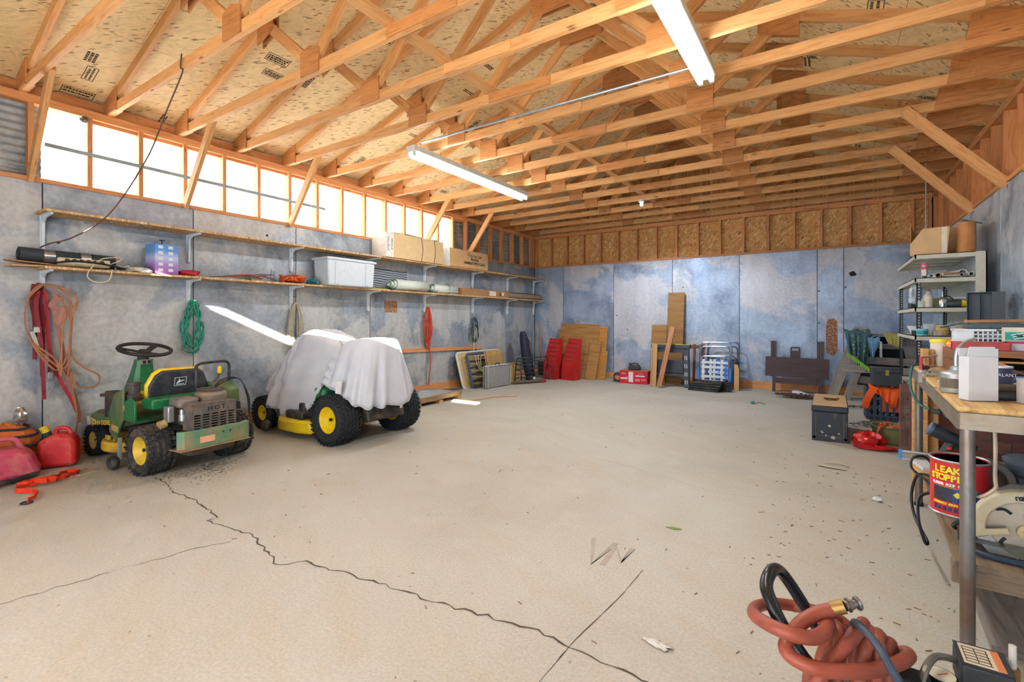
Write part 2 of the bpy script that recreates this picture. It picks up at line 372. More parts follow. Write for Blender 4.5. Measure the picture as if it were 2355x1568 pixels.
# front, behind the camera: wall with an open doorway, an added roof outside blocking the sun, a narrow slot above for the sun streak
for x0, x1, z0, z1 in ((XL-.13, -4.2, 0, 2.42), (.8, XR+.13, 0, 2.42), (XL-.13, XR+.13, 2.42, 3.075), (XL-.13, -4.05, 3.075, 3.165), (-1.0, XR+.13, 3.075, 3.165), (XL-.13, XR+.13, 3.165, ZT)):
    MB().bb(x0, x1, YF-.05, YF, z0, z1).build('wall_board', M_galvL, wall_front, smooth=0)
MB().prism([(XL-.13, ZT), (XR+.13, ZT), (XR+.13, ZT+.115), ((XL+XR)/2, RZ), (XL-.13, ZT+.115)], .03, at(0, YF, 0, 90)).build('gable', M_osbw, wall_front, smooth=0)
struct(MB().bb(XL-3, XR+5, YF-6, YF-.05, 2.5, 2.56).build('sun_blocker_roof', M_pine, smooth=0))  # unseen roof added to keep direct sun out of the doorway
# ---------------------------------------------------------------- roof: strand board sheets
ceiling = struct(put('ceiling', None))
XM = (XL+XR)/2; TH = math.atan(1/3); CT = math.cos(TH)
ZD0 = ZT+.06+.094                         # deck underside over the wall face
def deck(side):
    L = (XR-XL)/2/CT; base_x = XL if side < 0 else XR
    rows = [(-.35, .87), (.87, 2.09), (2.09, 3.31), (3.31, L)]
    for i, (u0, u1) in enumerate(rows):
        y = YF-.3-(.61*((i*2+1) % 4))
        while y < YB+.15:
            y0, y1 = max(y, YF-.3), min(y+2.44, YB+.15); y += 2.44
            if y1-y0 < .05: continue
            o = MB().bb(.0015, u1-u0-.0015, .0015, y1-y0-.0015, 0, .012).build('strand_board', M_osb, ceiling, smooth=0)
            ex = Vector((-side*CT, 0, math.sin(TH))); ey = Vector((0, 1, 0)); ez = ex.cross(ey)
            p = Vector((base_x, y0, ZD0))+ex*u0
            if ez.z < 0: ey = -ey; ez = -ez; p = p+Vector((0, y1-y0, 0))
            o.matrix_local = Matrix(((ex.x, ey.x, ez.x, p.x), (ex.y, ey.y, ez.y, p.y), (ex.z, ey.z, ez.z, p.z), (0, 0, 0, 1)))
            if y1 > 1.5 and y1-y0 > 1:                       # grade stamps printed on the underside
                for q in range(4 if i < 3 else 2):
                    mb = MB(); wv, hv = rnd.uniform(.16, .26), rnd.uniform(.08, .12); kk = rnd.randint(2, 3)
                    if q % 2 == 0:
                        for (a, b, c, d) in ((0, wv, 0, .006), (0, wv, hv-.006, hv), (0, .006, 0, hv), (wv-.006, wv, 0, hv)): mb.bb(a, b, c, d, 0, .0006)
                    for k in range(kk):
                        yk = .02+(hv-.03)*k/kk; xk = .015
                        while xk < wv-.03: dx = rnd.uniform(.008, .03); mb.bb(xk, xk+dx, yk, yk+hv*.18, 0, .0006); xk += dx+.006
                    st = mb.build('grade_stamp', M_ink, o, (rnd.uniform(.15, u1-u0-.4), rnd.uniform(.25, y1-y0-.35), -.0008), (0, 0, rnd.choice((0, 90))), smooth=0)
M_ink = plain((66, 50, 34), .8)
deck(-1); deck(1)
struct(MB().prism([(XL-.35, ZD0-.1), (XM, ZD0+(XR-XL)/6+.03), (XR+.35, ZD0-.1), (XR+.35, ZD0), (XM, ZD0+(XR-XL)/6+.14), (XL-.35, ZD0)], -(YB-YF+.6), at(0, YF-.3, 0, 90)).build('ceiling_roofing', M_dark, smooth=0))
# ---------------------------------------------------------------- trusses
TY = [1.17+.61*k for k in range(15)]; TY[-1] = 9.72
HW = .038
def top_z(x): return ZT+.06+(x-XL)/3 if x < XM else ZT+.06+(XR-x)/3        # underside of the top chord
def plate(name, poly, parent, y, mat, t=.012):
    """plywood plate: poly in world x,z (relative), standing at y; its grain runs along x"""
    return MB().prism(poly, t, at(0, y, 0, 90)).build(name, mat, parent, smooth=0)
KNEE_L = {0, 2, 4, 8, 10}; KNEE_R = {8, 10}
for k, y in enumerate(TY):
    nb = 15-k
    extra = ' with a left knee brace' if k in KNEE_L and k not in KNEE_R else ' with two knee braces' if k in KNEE_R else ''
    lab = 'wooden roof truss nearest the back wall' if nb == 1 else ORD[nb]+' wooden roof truss from the back wall'+extra
    t = thing('roof_truss', lab, 'roof truss', (0, y, 0), 0, 'roof trusses')
    lumber('bottom_chord', (XL-.09, 0, ZT+.0445), (XM-.02, 0, ZT+.0445), HW, .089, M_pine, t)
    lumber('bottom_chord', (XM-.02, 0, ZT+.0445), (XR+.09, 0, ZT+.0445), HW, .089, M_pine, t)
    for sgn, xw in ((1, XL), (-1, XR)):
        n = Vector((-sgn*math.sin(TH), 0, CT)); a = Vector((xw-sgn*.05, 0, top_z(xw)-.05/3))+n*.0445; b = Vector((XM, 0, top_z(XM)))+n*.0445
        lumber('top_chord', a, b, HW, .089, M_pine, t, up=n)
        xb = XM-sgn*1.24; xt = XM-sgn*1.89
        lumber('web', (xb, 0, ZT+.089), (xt, 0, top_z(xt)), HW, .089, M_pine, t, up=(1, 0, 0))
        lumber('web', (xb, 0, ZT+.089), (XM-sgn*.06, 0, top_z(XM)-.02), HW, .089, M_pine, t, up=(1, 0, 0))
        for f in (-1, 1):
            yy = f*(HW/2+.001)-(0 if f > 0 else 0); y0_ = yy+.012 if f > 0 else yy
            hw = .12
            plate('gusset', [(xb-hw, ZT+.004), (xb+hw, ZT+.004), (xb+hw, ZT+.19), (xb, ZT+.235), (xb-hw, ZT+.2)] if k % 3 else [(xb-hw, ZT+.004), (xb+hw, ZT+.004), (xb+hw, ZT+.215), (xb-hw, ZT+.215)], t, y0_, M_ply)
            zt = top_z(xt); e_ = .12 if sgn > 0 else .16; q = [(-e_, -e_/3*sgn-.12), (e_, e_/3*sgn-.12), (e_, e_/3*sgn+.085), (-e_, -e_/3*sgn+.085)]
            plate('gusset', [(xt+a_, zt+b_) for a_, b_ in q], t, y0_, M_ply)
            le = .23 if sgn > 0 else .5; zx = top_z(xw+sgn*le)
            poly = [(xw-sgn*.06, ZT+.002), (xw+sgn*le, ZT+.002), (xw+sgn*(le-(.0 if sgn > 0 else .06)), zx+.088), (xw-sgn*.06, top_z(xw)+.07)]
            plate('heel_gusset', poly if sgn > 0 else poly[::-1], t, y0_, M_ply)
    for f in (-1, 1):
        y0_ = HW/2+.013 if f > 0 else -HW/2-.001
        zp = top_z(XM); plate('peak_gusset', [(XM-.25, zp-.19), (XM+.25, zp-.19), (XM+.25, zp-.01), (XM, zp+.075), (XM-.25, zp-.01)], t, y0_, M_ply)
        plate('splice_plate', [(XM-.02-.32, ZT+.003), (XM-.02+.32, ZT+.003), (XM-.02+.32, ZT+.087), (XM-.02-.32, ZT+.087)], t, y0_, M_pine if k % 2 else M_ply)
    if k in KNEE_L: lumber('knee_brace', (XL+.02, .04, ZS+.01), (XL+.64, .04, ZT+.06), .038, .089, M_pine, t, up=(0, 0, 1))
    if k in KNEE_R: lumber('knee_brace', (XR-.01, -.04, ZS-.02), (XR-.72, -.04, ZT+.04), .038, .089, M_pine, t, up=(0, 0, 1))
for x, lb in ((-2.6, 'long flat wooden brace lying across the bottom chords, left of the ridge'), ):
    b = lumber('ceiling_brace', (x, TY[1]-.3, ZT+.089+.019), (x, YB, ZT+.089+.019), .089, .038, M_pine); tag(b, lb, 'brace')
# ---------------------------------------------------------------- fluorescent fixtures
M_tube = glow('lit_fluorescent_tube', (238, 245, 250), TUBE_GLOW)
M_fix = plain((222, 222, 206), .4)
M_pipe = plain((190, 196, 200), .3, .8)
def fixture(x, y0, y1, z, label):
    t = thing('fluorescent_light', label, 'ceiling light', (x, y0, z), 0, 'fluorescent shop lights'); L = y1-y0
    MB().prism([(-.055, 0), (.055, 0), (.065, .02), (.065, .075), (-.065, .075), (-.065, .02)], -L, at(0, 0, 0, 90)).build('housing', M_fix, t, bevel=.004)
    for s_ in (-1, 1):
        MB().cyl((s_*.042, .04, -.022), (s_*.042, L-.04, -.022), .019, n=12).build('tube', M_tube, t)
        for yy in (.02, L-.02):
            MB().box((s_*.042, yy, -.016), (.03, .03, .05)).build('lampholder', M_white_metal, t, bevel=.003)
    for yy in (.5, L-.5): MB().cyl((0, yy, .075), (0, yy, ZT-z+.01), .004, n=6).build('hanger', M_pipe, t)
    return t
fixture(-3.86, 3.82, 6.2, 3.09, 'long twin tube fluorescent light near the window side')
fixture(-.8, 1.5, 3.93, 3.09, 'long twin tube fluorescent light nearest the camera on the right')
tag(MB().cyl((-3.79, 3.9, 3.2), (-.86, 3.9, 3.2), .011, n=10).build('electrical_conduit', M_pipe), 'thin steel conduit running between the two fluorescent lights', 'conduit')
t = thing('bulb_socket', 'small socket with a lit bluish bulb under the rear trusses', 'light', (-2.62, 7.86, ZT-.05))
MB().lathe([(0, .05), (.05, .05), (.045, .02), (.025, .005), (.025, 0)], 16).build('socket', M_white_metal, t)
MB().lathe([(0, -.05), (.018, -.045), (.026, -.025), (.02, 0), (.012, .01)], 14).build('bulb', glow('led_bulb', (190, 215, 255), 30), t)
d_ = bpy.data.lights.new('bulb_light', 'SPOT'); d_.energy = 170; d_.color = (.78, .88, 1); d_.shadow_soft_size = .06; d_.spot_size = R(158); d_.spot_blend = .35
o_ = bpy.data.objects.new('bulb_light', d_); col.objects.link(o_); o_.parent = t; o_.location = (0, 0, -.06)
# extension cord draped from the near truss to the shelf
M_cord_br = plain((96, 66, 52), .7); M_blackcord = plain((26, 26, 28), .5)
c_ = [(-4.25, 1.74, 3.33), (-4.27, 1.74, 3.23), (-4.29, 1.76, 3.2), (-4.46, 1.716, 2.92), (-4.65, 1.65, 2.556), (-5.0, 1.515, 2.13), (-5.36, 1.38, 1.95), (-5.6, 1.28, 1.9), (-5.72, 1.25, 1.875)]
tag(MB().tube(cat(c_, 6), .006, 6).build('hanging_cable', M_cord_br), 'thin brown cord sagging from the roof trusses to the lower shelf', 'cord')
t = thing('ceiling_rod', 'thin steel rod hanging from the rear trusses on the right', 'rod', (1.0, 8.0, 0))
MB().cyl((0, 0, 2.35), (0, 0, ZT), .009, n=8).build('rod', M_pipe, t); MB().cyl((0, 0, 3.0), (0, 0, 3.1), .016, n=8).build('clamp', M_dark, t)
for i, (x, ln) in enumerate(((-.55, .33), (-.05, .36), (.42, .3))):
    tag(MB().tube([(x, 9.11, ZT), (x+.005, 9.11, ZT-ln)], .0022, 5).build('string', plain((120, 120, 170), .7)), ['leftmost thin string hanging from a rear truss', 'middle thin string hanging from a rear truss', 'rightmost thin string hanging from a rear truss'][i], 'string', 'strings hanging from a rear truss')
# ---------------------------------------------------------------- wall shelves
M_shelf = osb('strand_board_shelf', (206, 160, 108), size=.7)
SY = [1.293, 2.463, 3.665, 4.916, 6.135, 7.467, 8.681, 9.79]
def wall_shelf(z, label, y0):
    t = thing('wall_shelf', label, 'shelf', (XL+.005, 0, z), 0, 'long shelves on the left wall')
    ye = [y0, 3.25, 5.68, 8.1, YB-.03]
    for a, b in zip(ye, ye[1:]): MB().bb(0, b-a-.003, 0, .3, -.021, 0).build('board', M_shelf, t, (.3, a, 0), (0, 0, 90), smooth=0)
    poly = [(0, 0), (.28, 0), (.28, -.018), (.1, -.028), (.045, -.06), (.03, -.3), (0, -.31)]
    for y in SY:
        o = MB().prism(poly, .022, at(0, y+.011, -.0215, 90)).build('bracket', M_white_metal, t, bevel=.004)
        MB().box((.004, y, -.16), (.006, .036, .3)).box((.14, y, -.024), (.27, .036, .004)).build('flange', M_white_metal, o)
    return t
wall_shelf(2.195, 'upper long strand board shelf on white brackets, left wall', 1.24)
wall_shelf(1.705, 'lower long strand board shelf on white brackets, left wall', 1.24)
ZL, ZU = 1.707, 2.197
# lower shelf contents, left to right
card = plain((196, 152, 104), .8, var=.08); card_d = plain((166, 120, 78), .8)
t = thing('flattened_carton', 'torn flattened cardboard sticking out under the dark roll', 'cardboard', (-5.74, 1.08, ZL))
MB().box((0, .28, .008), (.2, .62, .012), (3, 0, 4)).build('flap', card, t); MB().box((.03, .15, .026), (.16, .4, .01), (-4, 2, -6)).build('flap', card_d, t)
t = thing('foam_roll', 'dark grey rolled foam tube with two silver bands', 'roll', (-5.76, 1.1, ZL+.1), 2)
MB().tube([(0, .02, 0), (0, .68, -.012)], .062, 20).build('roll', plain((58, 62, 64), .85, bump=.3, scale=60), t)
for y in (.17, .42): MB().tube([(0, y, -.003), (0, y+.075, -.004)], .0635, 20).build('band', plain((176, 178, 178), .25, .8), t)
MB().tube([(0, .015, 0), (0, .019, 0)], .045, 16).build('hollow', M_hole, t)
M_beige = plain((214, 200, 164), .5)
t = thing('power_strip', 'beige power strip with round outlets on the lower shelf', 'power strip', (-5.6, 1.34, ZL), -3)
MB().box((0, .17, .05), (.05, .36, .055), (0, -25, 0)).build('body', M_beige, t, bevel=.006)
for i in range(6): MB().tube([(.024, .05+.048*i, .06), (.03, .05+.048*i, .063)], .016, 12).build('outlet', plain((84, 72, 58), .6), t)
MB().tube(cat([(.0, .35, .05), (-.02, .42, .09), (.0, .44, .12), (.02, .3, .1), (.04, .22, .02), (.05, .18, -.07), (.05, .24, -.12), (.05, .33, -.1), (.04, .36, .0)], 6), .005, 6).build('cord', M_beige, t)
MB().tube(cat([(.035, -.03, .03), (.045, .1, .055), (.05, .25, .05), (.03, .4, .03), (-.01, .47, .02), (.01, .4, .015)], 5), .009, 6).build('plugged_cord', M_blackcord, t)
def tangle(name, label, catg, c, ext, n, r, mat, seed, group=None, loops=7):
    q = random.Random(seed); pts = []
    for i in range(n): pts.append((c[0]+q.uniform(-1, 1)*ext[0], c[1]+math.sin(i*2*math.pi/loops+q.uniform(-.4, .4))*ext[1]*q.uniform(.5, 1), c[2]+r+q.uniform(0, 1)*ext[2]))
    return tag(MB().tube(cat(pts, 5), r, 6).build(name, mat), label, catg, group)
tangle('white_cable', 'tangled white cable on the lower shelf beside the power strip', 'cord', (-5.7, 1.9, ZL), (.09, .13, .05), 26, .006, plain((226, 220, 208), .5), 3)
t = thing('light_bulb_box', 'tall blue and violet printed carton on the lower shelf', 'box', (-5.69, 2.15, ZL), 3)
s = NT('blue_violet_print'); sp = s.n('SeparateXYZ'); s.l(s.tc.outputs['Generated'], sp.inputs[0]); cc = s.ramp(sp.outputs[2], [(0, S(150, 92, 170)), (.3, S(170, 130, 196)), (.55, S(190, 200, 232)), (.75, S(96, 150, 214)), (1, S(84, 140, 206))])
MB().box((0, 0, .15), (.2, .21, .3)).build('carton', s.out(cc, .45), t, bevel=.003)
for i in range(5):
    for j in range(2): MB().box((.1015, -.055+.09*j, .04+.057*i), (.002, .042, .03)).box((.1025, -.055+.09*j, .04+.057*i), (.002, .024, .008)).build('printed_window', plain((228, 226, 232), .4), t)
MB().cyl((0, 0, .3), (0, 0, .345), .006, n=8).cyl((0, 0, .345), (0, 0, .352), .024, n=12).build('knob', M_dark, t)
t = thing('lamp_adapter', 'white lamp part catching the sun in front of the blue carton', 'lamp part', (-5.6, 1.98, ZL))
MB().lathe([(0, 0), (.05, 0), (.055, .02), (.02, .045), (0, .05)], 16).build('dish', M_white_metal, t); MB().cyl((-.02, -.09, .03), (0, -.02, .03), .022, n=12).build('neck', M_beige, t)
def lump(mb, c, ext, seed, n=14, m=10, amp=.25, flat=True):
    q = random.Random(seed); ph = [q.uniform(0, 6.28) for _ in range(8)]
    def fn(u, v):
        a = 2*math.pi*u; b = math.pi*v-math.pi/2
        k = 1+amp*(math.sin(3*a+ph[0])*math.cos(2*b+ph[1])+.6*math.sin(5*a+ph[2]+3*b)+.4*math.sin(9*a+ph[3])*math.cos(5*b))
        z = math.sin(b)*ext[2]*k
        return (c[0]+math.cos(a)*math.cos(b)*ext[0]*k, c[1]+math.sin(a)*math.cos(b)*ext[1]*k, c[2]+max(z, -ext[2]*.98 if not flat else -ext[2]))
    return mb.grid(fn, n, m)
tag(lump(MB(), (-5.66, 2.38, ZL+.03), (.07, .1, .03), 5).build('red_cloth', plain((190, 44, 48), .8), smooth=60), 'small crumpled red cloth beside the blue carton', 'cloth')
q = random.Random(11)
for i in range(5):
    y0 = 2.6+.08*i; L = q.uniform(.4, .5)
    tag(MB().tube(cat([(-5.7+q.uniform(-.08, .1), y0, ZL+.012+.011*i), (-5.66+q.uniform(-.05, .05), y0+L*.5, ZL+.016+.012*i+q.uniform(0, .02)), (-5.68+q.uniform(-.08, .1), y0+L, ZL+.01+.009*i)], 5), .006, 6).build('bent_rod', plain(((120, 84, 60), (164, 84, 52), (92, 84, 78), (178, 92, 58), (110, 76, 56))[i], .7)), ('brown', 'rusty orange', 'grey', 'copper coloured', 'dark brown')[i]+' bent rod in the loose pile on the lower shelf', 'rod', 'loose rods on the lower shelf')
t = thing('stake_flags', 'small bundle of thin wire stakes on the lower shelf', 'wire', (-5.78, 2.95, ZL))
for a in (0, .05, .1, .13): MB().tube([(0, a, .03), (.03, a+.28, .1)], .003, 5).build('wire', M_dark, t)
MB().tube([(.03, .38, .04), (.03, .385, .16)], .003, 5).tube([(.03, .42, .03), (.03, .425, .14)], .003, 5).build('wire', M_dark, t)
tangle('orange_cord_bundle', 'coiled dark orange cord bundle on the lower shelf', 'cord', (-5.7, 3.58, ZL), (.1, .18, .09), 60, .012, plain((196, 84, 34), .6), 21, loops=9)
tangle('teal_rope', 'teal rope lying by the orange cord bundle', 'rope', (-5.66, 3.83, ZL), (.08, .06, .07), 36, .008, plain((44, 130, 140), .6), 22)
t = thing('storage_tote', 'white lidded plastic storage tote on the lower shelf', 'storage tote', (-5.655, 4.35, ZL))
M_tote = plain((214, 218, 222), .4, var=.05)
MB().box((0, 0, .175), (.3, .74, .35), top=1.06).build('tub', M_tote, t, bevel=.02)
MB().box((0, 0, .358), (.345, .82, .03)).box((0, 0, .375), (.29, .74, .012)).build('lid', M_tote, t, bevel=.008)
for y in (-.25, .25): MB().box((.158, y, .17), (.02, .06, .3), (0, 3, 0)).build('rib', M_tote, t, bevel=.004)
for i in range(6): tag(MB().tube([(-5.6-.035*i, 4.8, ZL+.008), (-5.61-.03*i, 5.12+.01*i, ZL+.008)], .006, 6).build('thin_stick', plain((186, 178, 120), .7)), ('nearest', 'second nearest', 'third', 'fourth', 'fifth', 'rearmost')[i]+' of six thin pale sticks between the tote and the rolls', 'stick', 'thin sticks on the lower shelf')
M_mat = plain((206, 212, 200), .6, var=.06); M_matg = plain((60, 120, 84), .6)
def spiral_roll(y0, y1, rr, turns, label, tilt):
    t = thing('plastic_roll', label, 'roll', (-5.69, y0, ZL), tilt)
    L = y1-y0; N = int(turns*22)
    def fn(u, v):
        a = u*turns*2*math.pi; r_ = rr*(.28+.72*u); sk = -.16*(1-u)+.0
        return (r_*math.cos(a+2.2), v*L+(1-v)*sk, rr+r_*math.sin(a+2.2))
    MB().grid(fn, N, 1).build('rolled_sheet', M_mat, t, solid=.005, smooth=60)
    MB().tube([fn(i/N, 0) for i in range(N+1)], .004, 5).build('edge', M_matg, t)
    if turns < 3: MB().tube([(rr*1.02*math.cos(a), L*.55, rr+rr*1.02*math.sin(a)) for a in [k*.3 for k in range(21)]], .004, 5, True).build('tie', M_matg, t)
    return t
spiral_roll(5.32, 5.98, .095, 3.4, 'loosely rolled white plastic sheet with its spiral end toward the tote', -1)
spiral_roll(6.2, 6.76, .085, 2.6, 'tied white plastic roll between the loose roll and the long carton', 0)
t = thing('long_carton', 'long narrow brown carton on the lower shelf', 'box', (-5.66, 6.83, ZL))
MB().bb(-.06, .06, 0, 1.55, 0, .13).build('carton', card_d, t, bevel=.003); MB().bb(.06, .0615, .85, 1.07, .02, .11).bb(.06, .0615, 1.28, 1.36, .04, .1).build('shipping_label', plain((226, 214, 190), .6), t)
MB().bb(.06, .061, 1.2, 1.25, .03, .08).build('print', M_dark, t); MB().box((-.03, -.02, .1), (.06, .06, .002), (20, 0, 0)).build('flap', card, t)
t = thing('cardboard_tube', 'long grey brown cardboard tube on the far end of the lower shelf', 'tube', (-5.68, 8.42, ZL))
MB().lathe([(.055, 0), (.062, 0), (.062, 1.38), (0, 1.38)], 20, at(0, 0, .063, -90)).lathe([(.055, 0), (.055, .3), (0, .3)], 20, at(0, 0, .063, -90)).build('tube', plain((150, 128, 104), .8), t)
MB().bb(-.1, .03, .1, 1.36, .126, .131).build('strip', plain((92, 62, 44), .8), t)
# upper shelf contents
t = thing('large_carton', 'large worn tan carton strapped with cord on the upper shelf', 'box', (-5.695, 4.98, ZU), 0)
M_card = plain((214, 180, 132), .8, var=.06)
MB().box((0, .72, .19), (.3, 1.14, .38)).build('carton', M_card, t, bevel=.006)
MB().box((0, .08, .185), (.31, .16, .37), (0, 0, 2)).build('white_end', plain((224, 218, 204), .7), t, bevel=.004)
for i, (y, z, a) in enumerate(((.2, .385, 6), (.6, .39, -3), (1.05, .388, 4))): MB().box((.02, y, z), (.3, .36, .004), (a, 2, 0)).build('flap', plain((222, 214, 196), .7), t)
for y in (.76, 1.06): MB().tube([(.152, y, .38), (.153, y+.03, .2), (.152, y+.0, .0)], .006, 6).build('cord', M_cord_br, t)
lettering('GAS PLUS', .05, M_dark, t, at(.157, .05, .2, 90, 90, 90)); lettering('FRAGILE', .045, M_dark, t, at(.157, .12, .2, 90, 90, 90))
t = thing('moving_carton', 'tan carton printed FRAGILE on the upper shelf, right of the large carton', 'box', (-5.695, 6.42, ZU), 0)
MB().box((0, .58, .16), (.3, 1.12, .32)).build('carton', plain((206, 164, 112), .8, var=.06), t, bevel=.005)
MB().box((0, .01, .16), (.3, .02, .32)).build('white_end', plain((226, 220, 210), .7), t)
lettering('Thomas Lee', .085, M_dark, t, at(.152, .72, .235, 90, 0, 90)); lettering('FRAGILE', .065, M_dark, t, at(.152, .72, .165, 90, 0, 90), bold=.002); lettering('HANDLE WITH CARE', .065, M_dark, t, at(.152, .72, .095, 90, 0, 90), bold=.002)
MB().box((.02, 1.0, .34), (.28, .2, .004), (10, 0, 0)).build('paper_flap', plain((232, 226, 216), .7), t)
q = random.Random(4)
for i in range(3): tag(MB().box((-5.72+.02*i, 7.95+.62*i, ZU+.012+.0*i), (.2, .56, .016+.006*i), (0, 0, q.uniform(-4, 4))).build('scrap_board', plain(((176, 150, 112), (140, 122, 96), (160, 148, 128))[i], .8)), ('tan', 'brown', 'greyish')[i]+' thin scrap board on the far end of the upper shelf', 'board', 'scrap boards on the upper shelf')
t = thing('wavy_panel', 'grey panel with dark wavy lines standing behind the lower shelf', 'panel', (XL+.012, 5.0, ZL+.01))
s = NT('wavy_lines'); wv = s.n('TexWave'); wv.bands_direction = 'Z'; s.l(s.co((1, 1, 1), rand=False), wv.inputs[0]); wv.inputs['Scale'].default_value = 9; wv.inputs['Distortion'].default_value = 5; wv.inputs['Detail Scale'].default_value = .6
MB().bb(0, .006, 0, .72, 0, .33).build('panel', s.out(s.ramp(wv.outputs[0], [(.3, S(70, 74, 80)), (.55, S(158, 164, 172))]), .5), t)
# ---------------------------------------------------------------- things hanging under the shelf
def coil(name, label, y, ztop, ln, wd, n, r, mat, seed, wig=0, x=XL+.05, tail=None, group=None):
    q = random.Random(seed); pts = []
    for i in range(n):
        w_ = wd*q.uniform(.45, 1); l_ = ln*q.uniform(.78, 1); dx = q.uniform(0, .045)
        for a in range(12):
            th = a/12*2*math.pi; yy = w_*.5*math.sin(th)*(1 if th > math.pi else 1.0)*(.45+.55*(1-math.cos(th))/2); zz = -l_*(1-math.cos(th))/2
            pts.append((x+dx+.01*math.sin(th), y+yy+wig*math.sin(a*2.6+i), ztop+zz))
    if tail: pts += tail
    return tag(MB().tube(cat(pts, 4), r, 6).build(name, mat), label, 'rope', group)
coil('green_rope', 'teal green rope coil hanging on the left wall', 2.48, 1.46, .58, .24, 8, .0075, plain((36, 140, 108), .6), 2, wig=.03)
coil('tan_rope', 'grey tan rope coil hanging on the left wall above the covered mower', 3.69, 1.47, .6, .24, 12, .011, plain((172, 160, 138), .8), 5, wig=.006)
coil('orange_extension_cord', 'orange extension cord coil hanging on the left wall with its end dangling', 6.16, 1.47, .72, .22, 8, .01, plain((206, 74, 46), .5), 8, wig=.004, tail=[(XL+.05, 6.2, .9), (XL+.05, 6.25, .55), (XL+.05, 6.22, .3), (XL+.05, 6.2, .13)])
coil('black_cable_coil', 'dark multicoloured cable coil hanging above the suitcases', 7.47, 1.3, .55, .26, 6, .008, plain((64, 78, 74), .6, var=.5, scale=6), 9, wig=.02)
coil('white_cable', 'white cable hanging down from the dark cable coil', 7.5, 1.1, .85, .16, 1, .008, plain((216, 208, 186), .6), 10, wig=.01, x=XL+.05)
# straps at the near end of the wall
t = thing('tow_straps', 'bundle of dark red tow straps and brown cord hanging on the left wall', 'straps', (XL+.02, 1.3, 0))
M_red = plain((128, 22, 32), .7); M_pink = plain((166, 112, 96), .8); M_brn = plain((172, 116, 80), .7)
for i, (y0, x0, zt, zb, dy) in enumerate(((-.07, .03, 1.56, .9, .0), (-.045, .05, 1.57, .75, .02), (-.02, .04, 1.55, .95, .0), (-.05, .08, 1.5, .55, .03))):
    pts = cat([(x0, y0, zt), (x0+.02, y0-.02, zt-.15), (x0+.02, y0+dy*.4, (zt+zb)/2), (x0+.02, y0+dy, zb)], 5); MB().ribbon(pts, .028, .006, (.5, 1, 0)).build('red_strap', M_red, t)
MB().ribbon(cat([(.05, -.0, 1.5), (.05, .03, .95), (.05, .1, .7), (.06, .18, .5), (.06, .23, .34)], 5), .028, .006, (.2, 1, 0)).build('red_strap', plain((176, 32, 48), .7), t)
MB().ribbon(cat([(.08, .07, 1.48), (.09, .05, 1.35), (.09, .1, 1.0), (.08, .14, .75), (.07, .2, .5), (.06, .24, .3)], 5), .036, .006, (.25, 1, 0)).build('pink_strap', M_pink, t)
MB().ribbon(cat([(.1, .08, 1.45), (.11, .03, 1.37), (.11, .1, 1.33), (.1, .08, 1.2)], 5), .05, .006, (.3, 1, .2)).build('pink_strap', M_pink, t)
for sd_, w_ in ((1, .2), (2, .3)):
    q = random.Random(sd_); pts = [(.1, .0, 1.55)]
    for i in range(3): pts += [(.1, .1+.05*i, 1.45), (.11, w_*.5, 1.2), (.11, w_*.45, .95-.1*i), (.1, .05, .8+.05*i), (.11, -.12, 1.1), (.1, -.13, 1.4), (.1, -.02, 1.56)]
    MB().tube(cat(pts, 5), .007, 6).build('brown_cord', M_brn, t)
MB().tube(cat([(.1, .17, 1.3), (.1, .16, .95), (.1, .24, .82), (.1, .36, .72), (.1, .33, .63), (.1, .2, .64), (.1, .15, .8), (.1, .2, .4), (.1, .19, .2)], 6), .008, 6).build('brown_cord', M_brn, t)
for y, z in ((.02, .82), (-.02, .62)): MB().tube([(.08+.02*math.cos(a), y, z+.05*math.sin(a)) for a in [k*.52 for k in range(12)]], .008, 6, True).build('hook', plain((120, 30, 36), .5), t)
MB().box((.09, -.08, 1.08), (.03, .03, .14), (15, 0, 0)).box((.09, -.06, 1.16), (.03, .05, .05)).build('ratchet', plain((196, 190, 176), .4, .5), t, bevel=.005)
MB().box((.09, .02, .75), (.03, .035, .07)).build('buckle', plain((160, 160, 162), .3, .8), t, bevel=.004)
MB().tube([(.1, .29, .36), (.1, .3, .28)], .025, 10).build('cord_end', plain((190, 186, 172), .5), t)
lumber('wall_rail', (XL+.02, 5.3, .75), (XL+.02, 7.72, .7), .03, .06, M_pine2, wall_left)
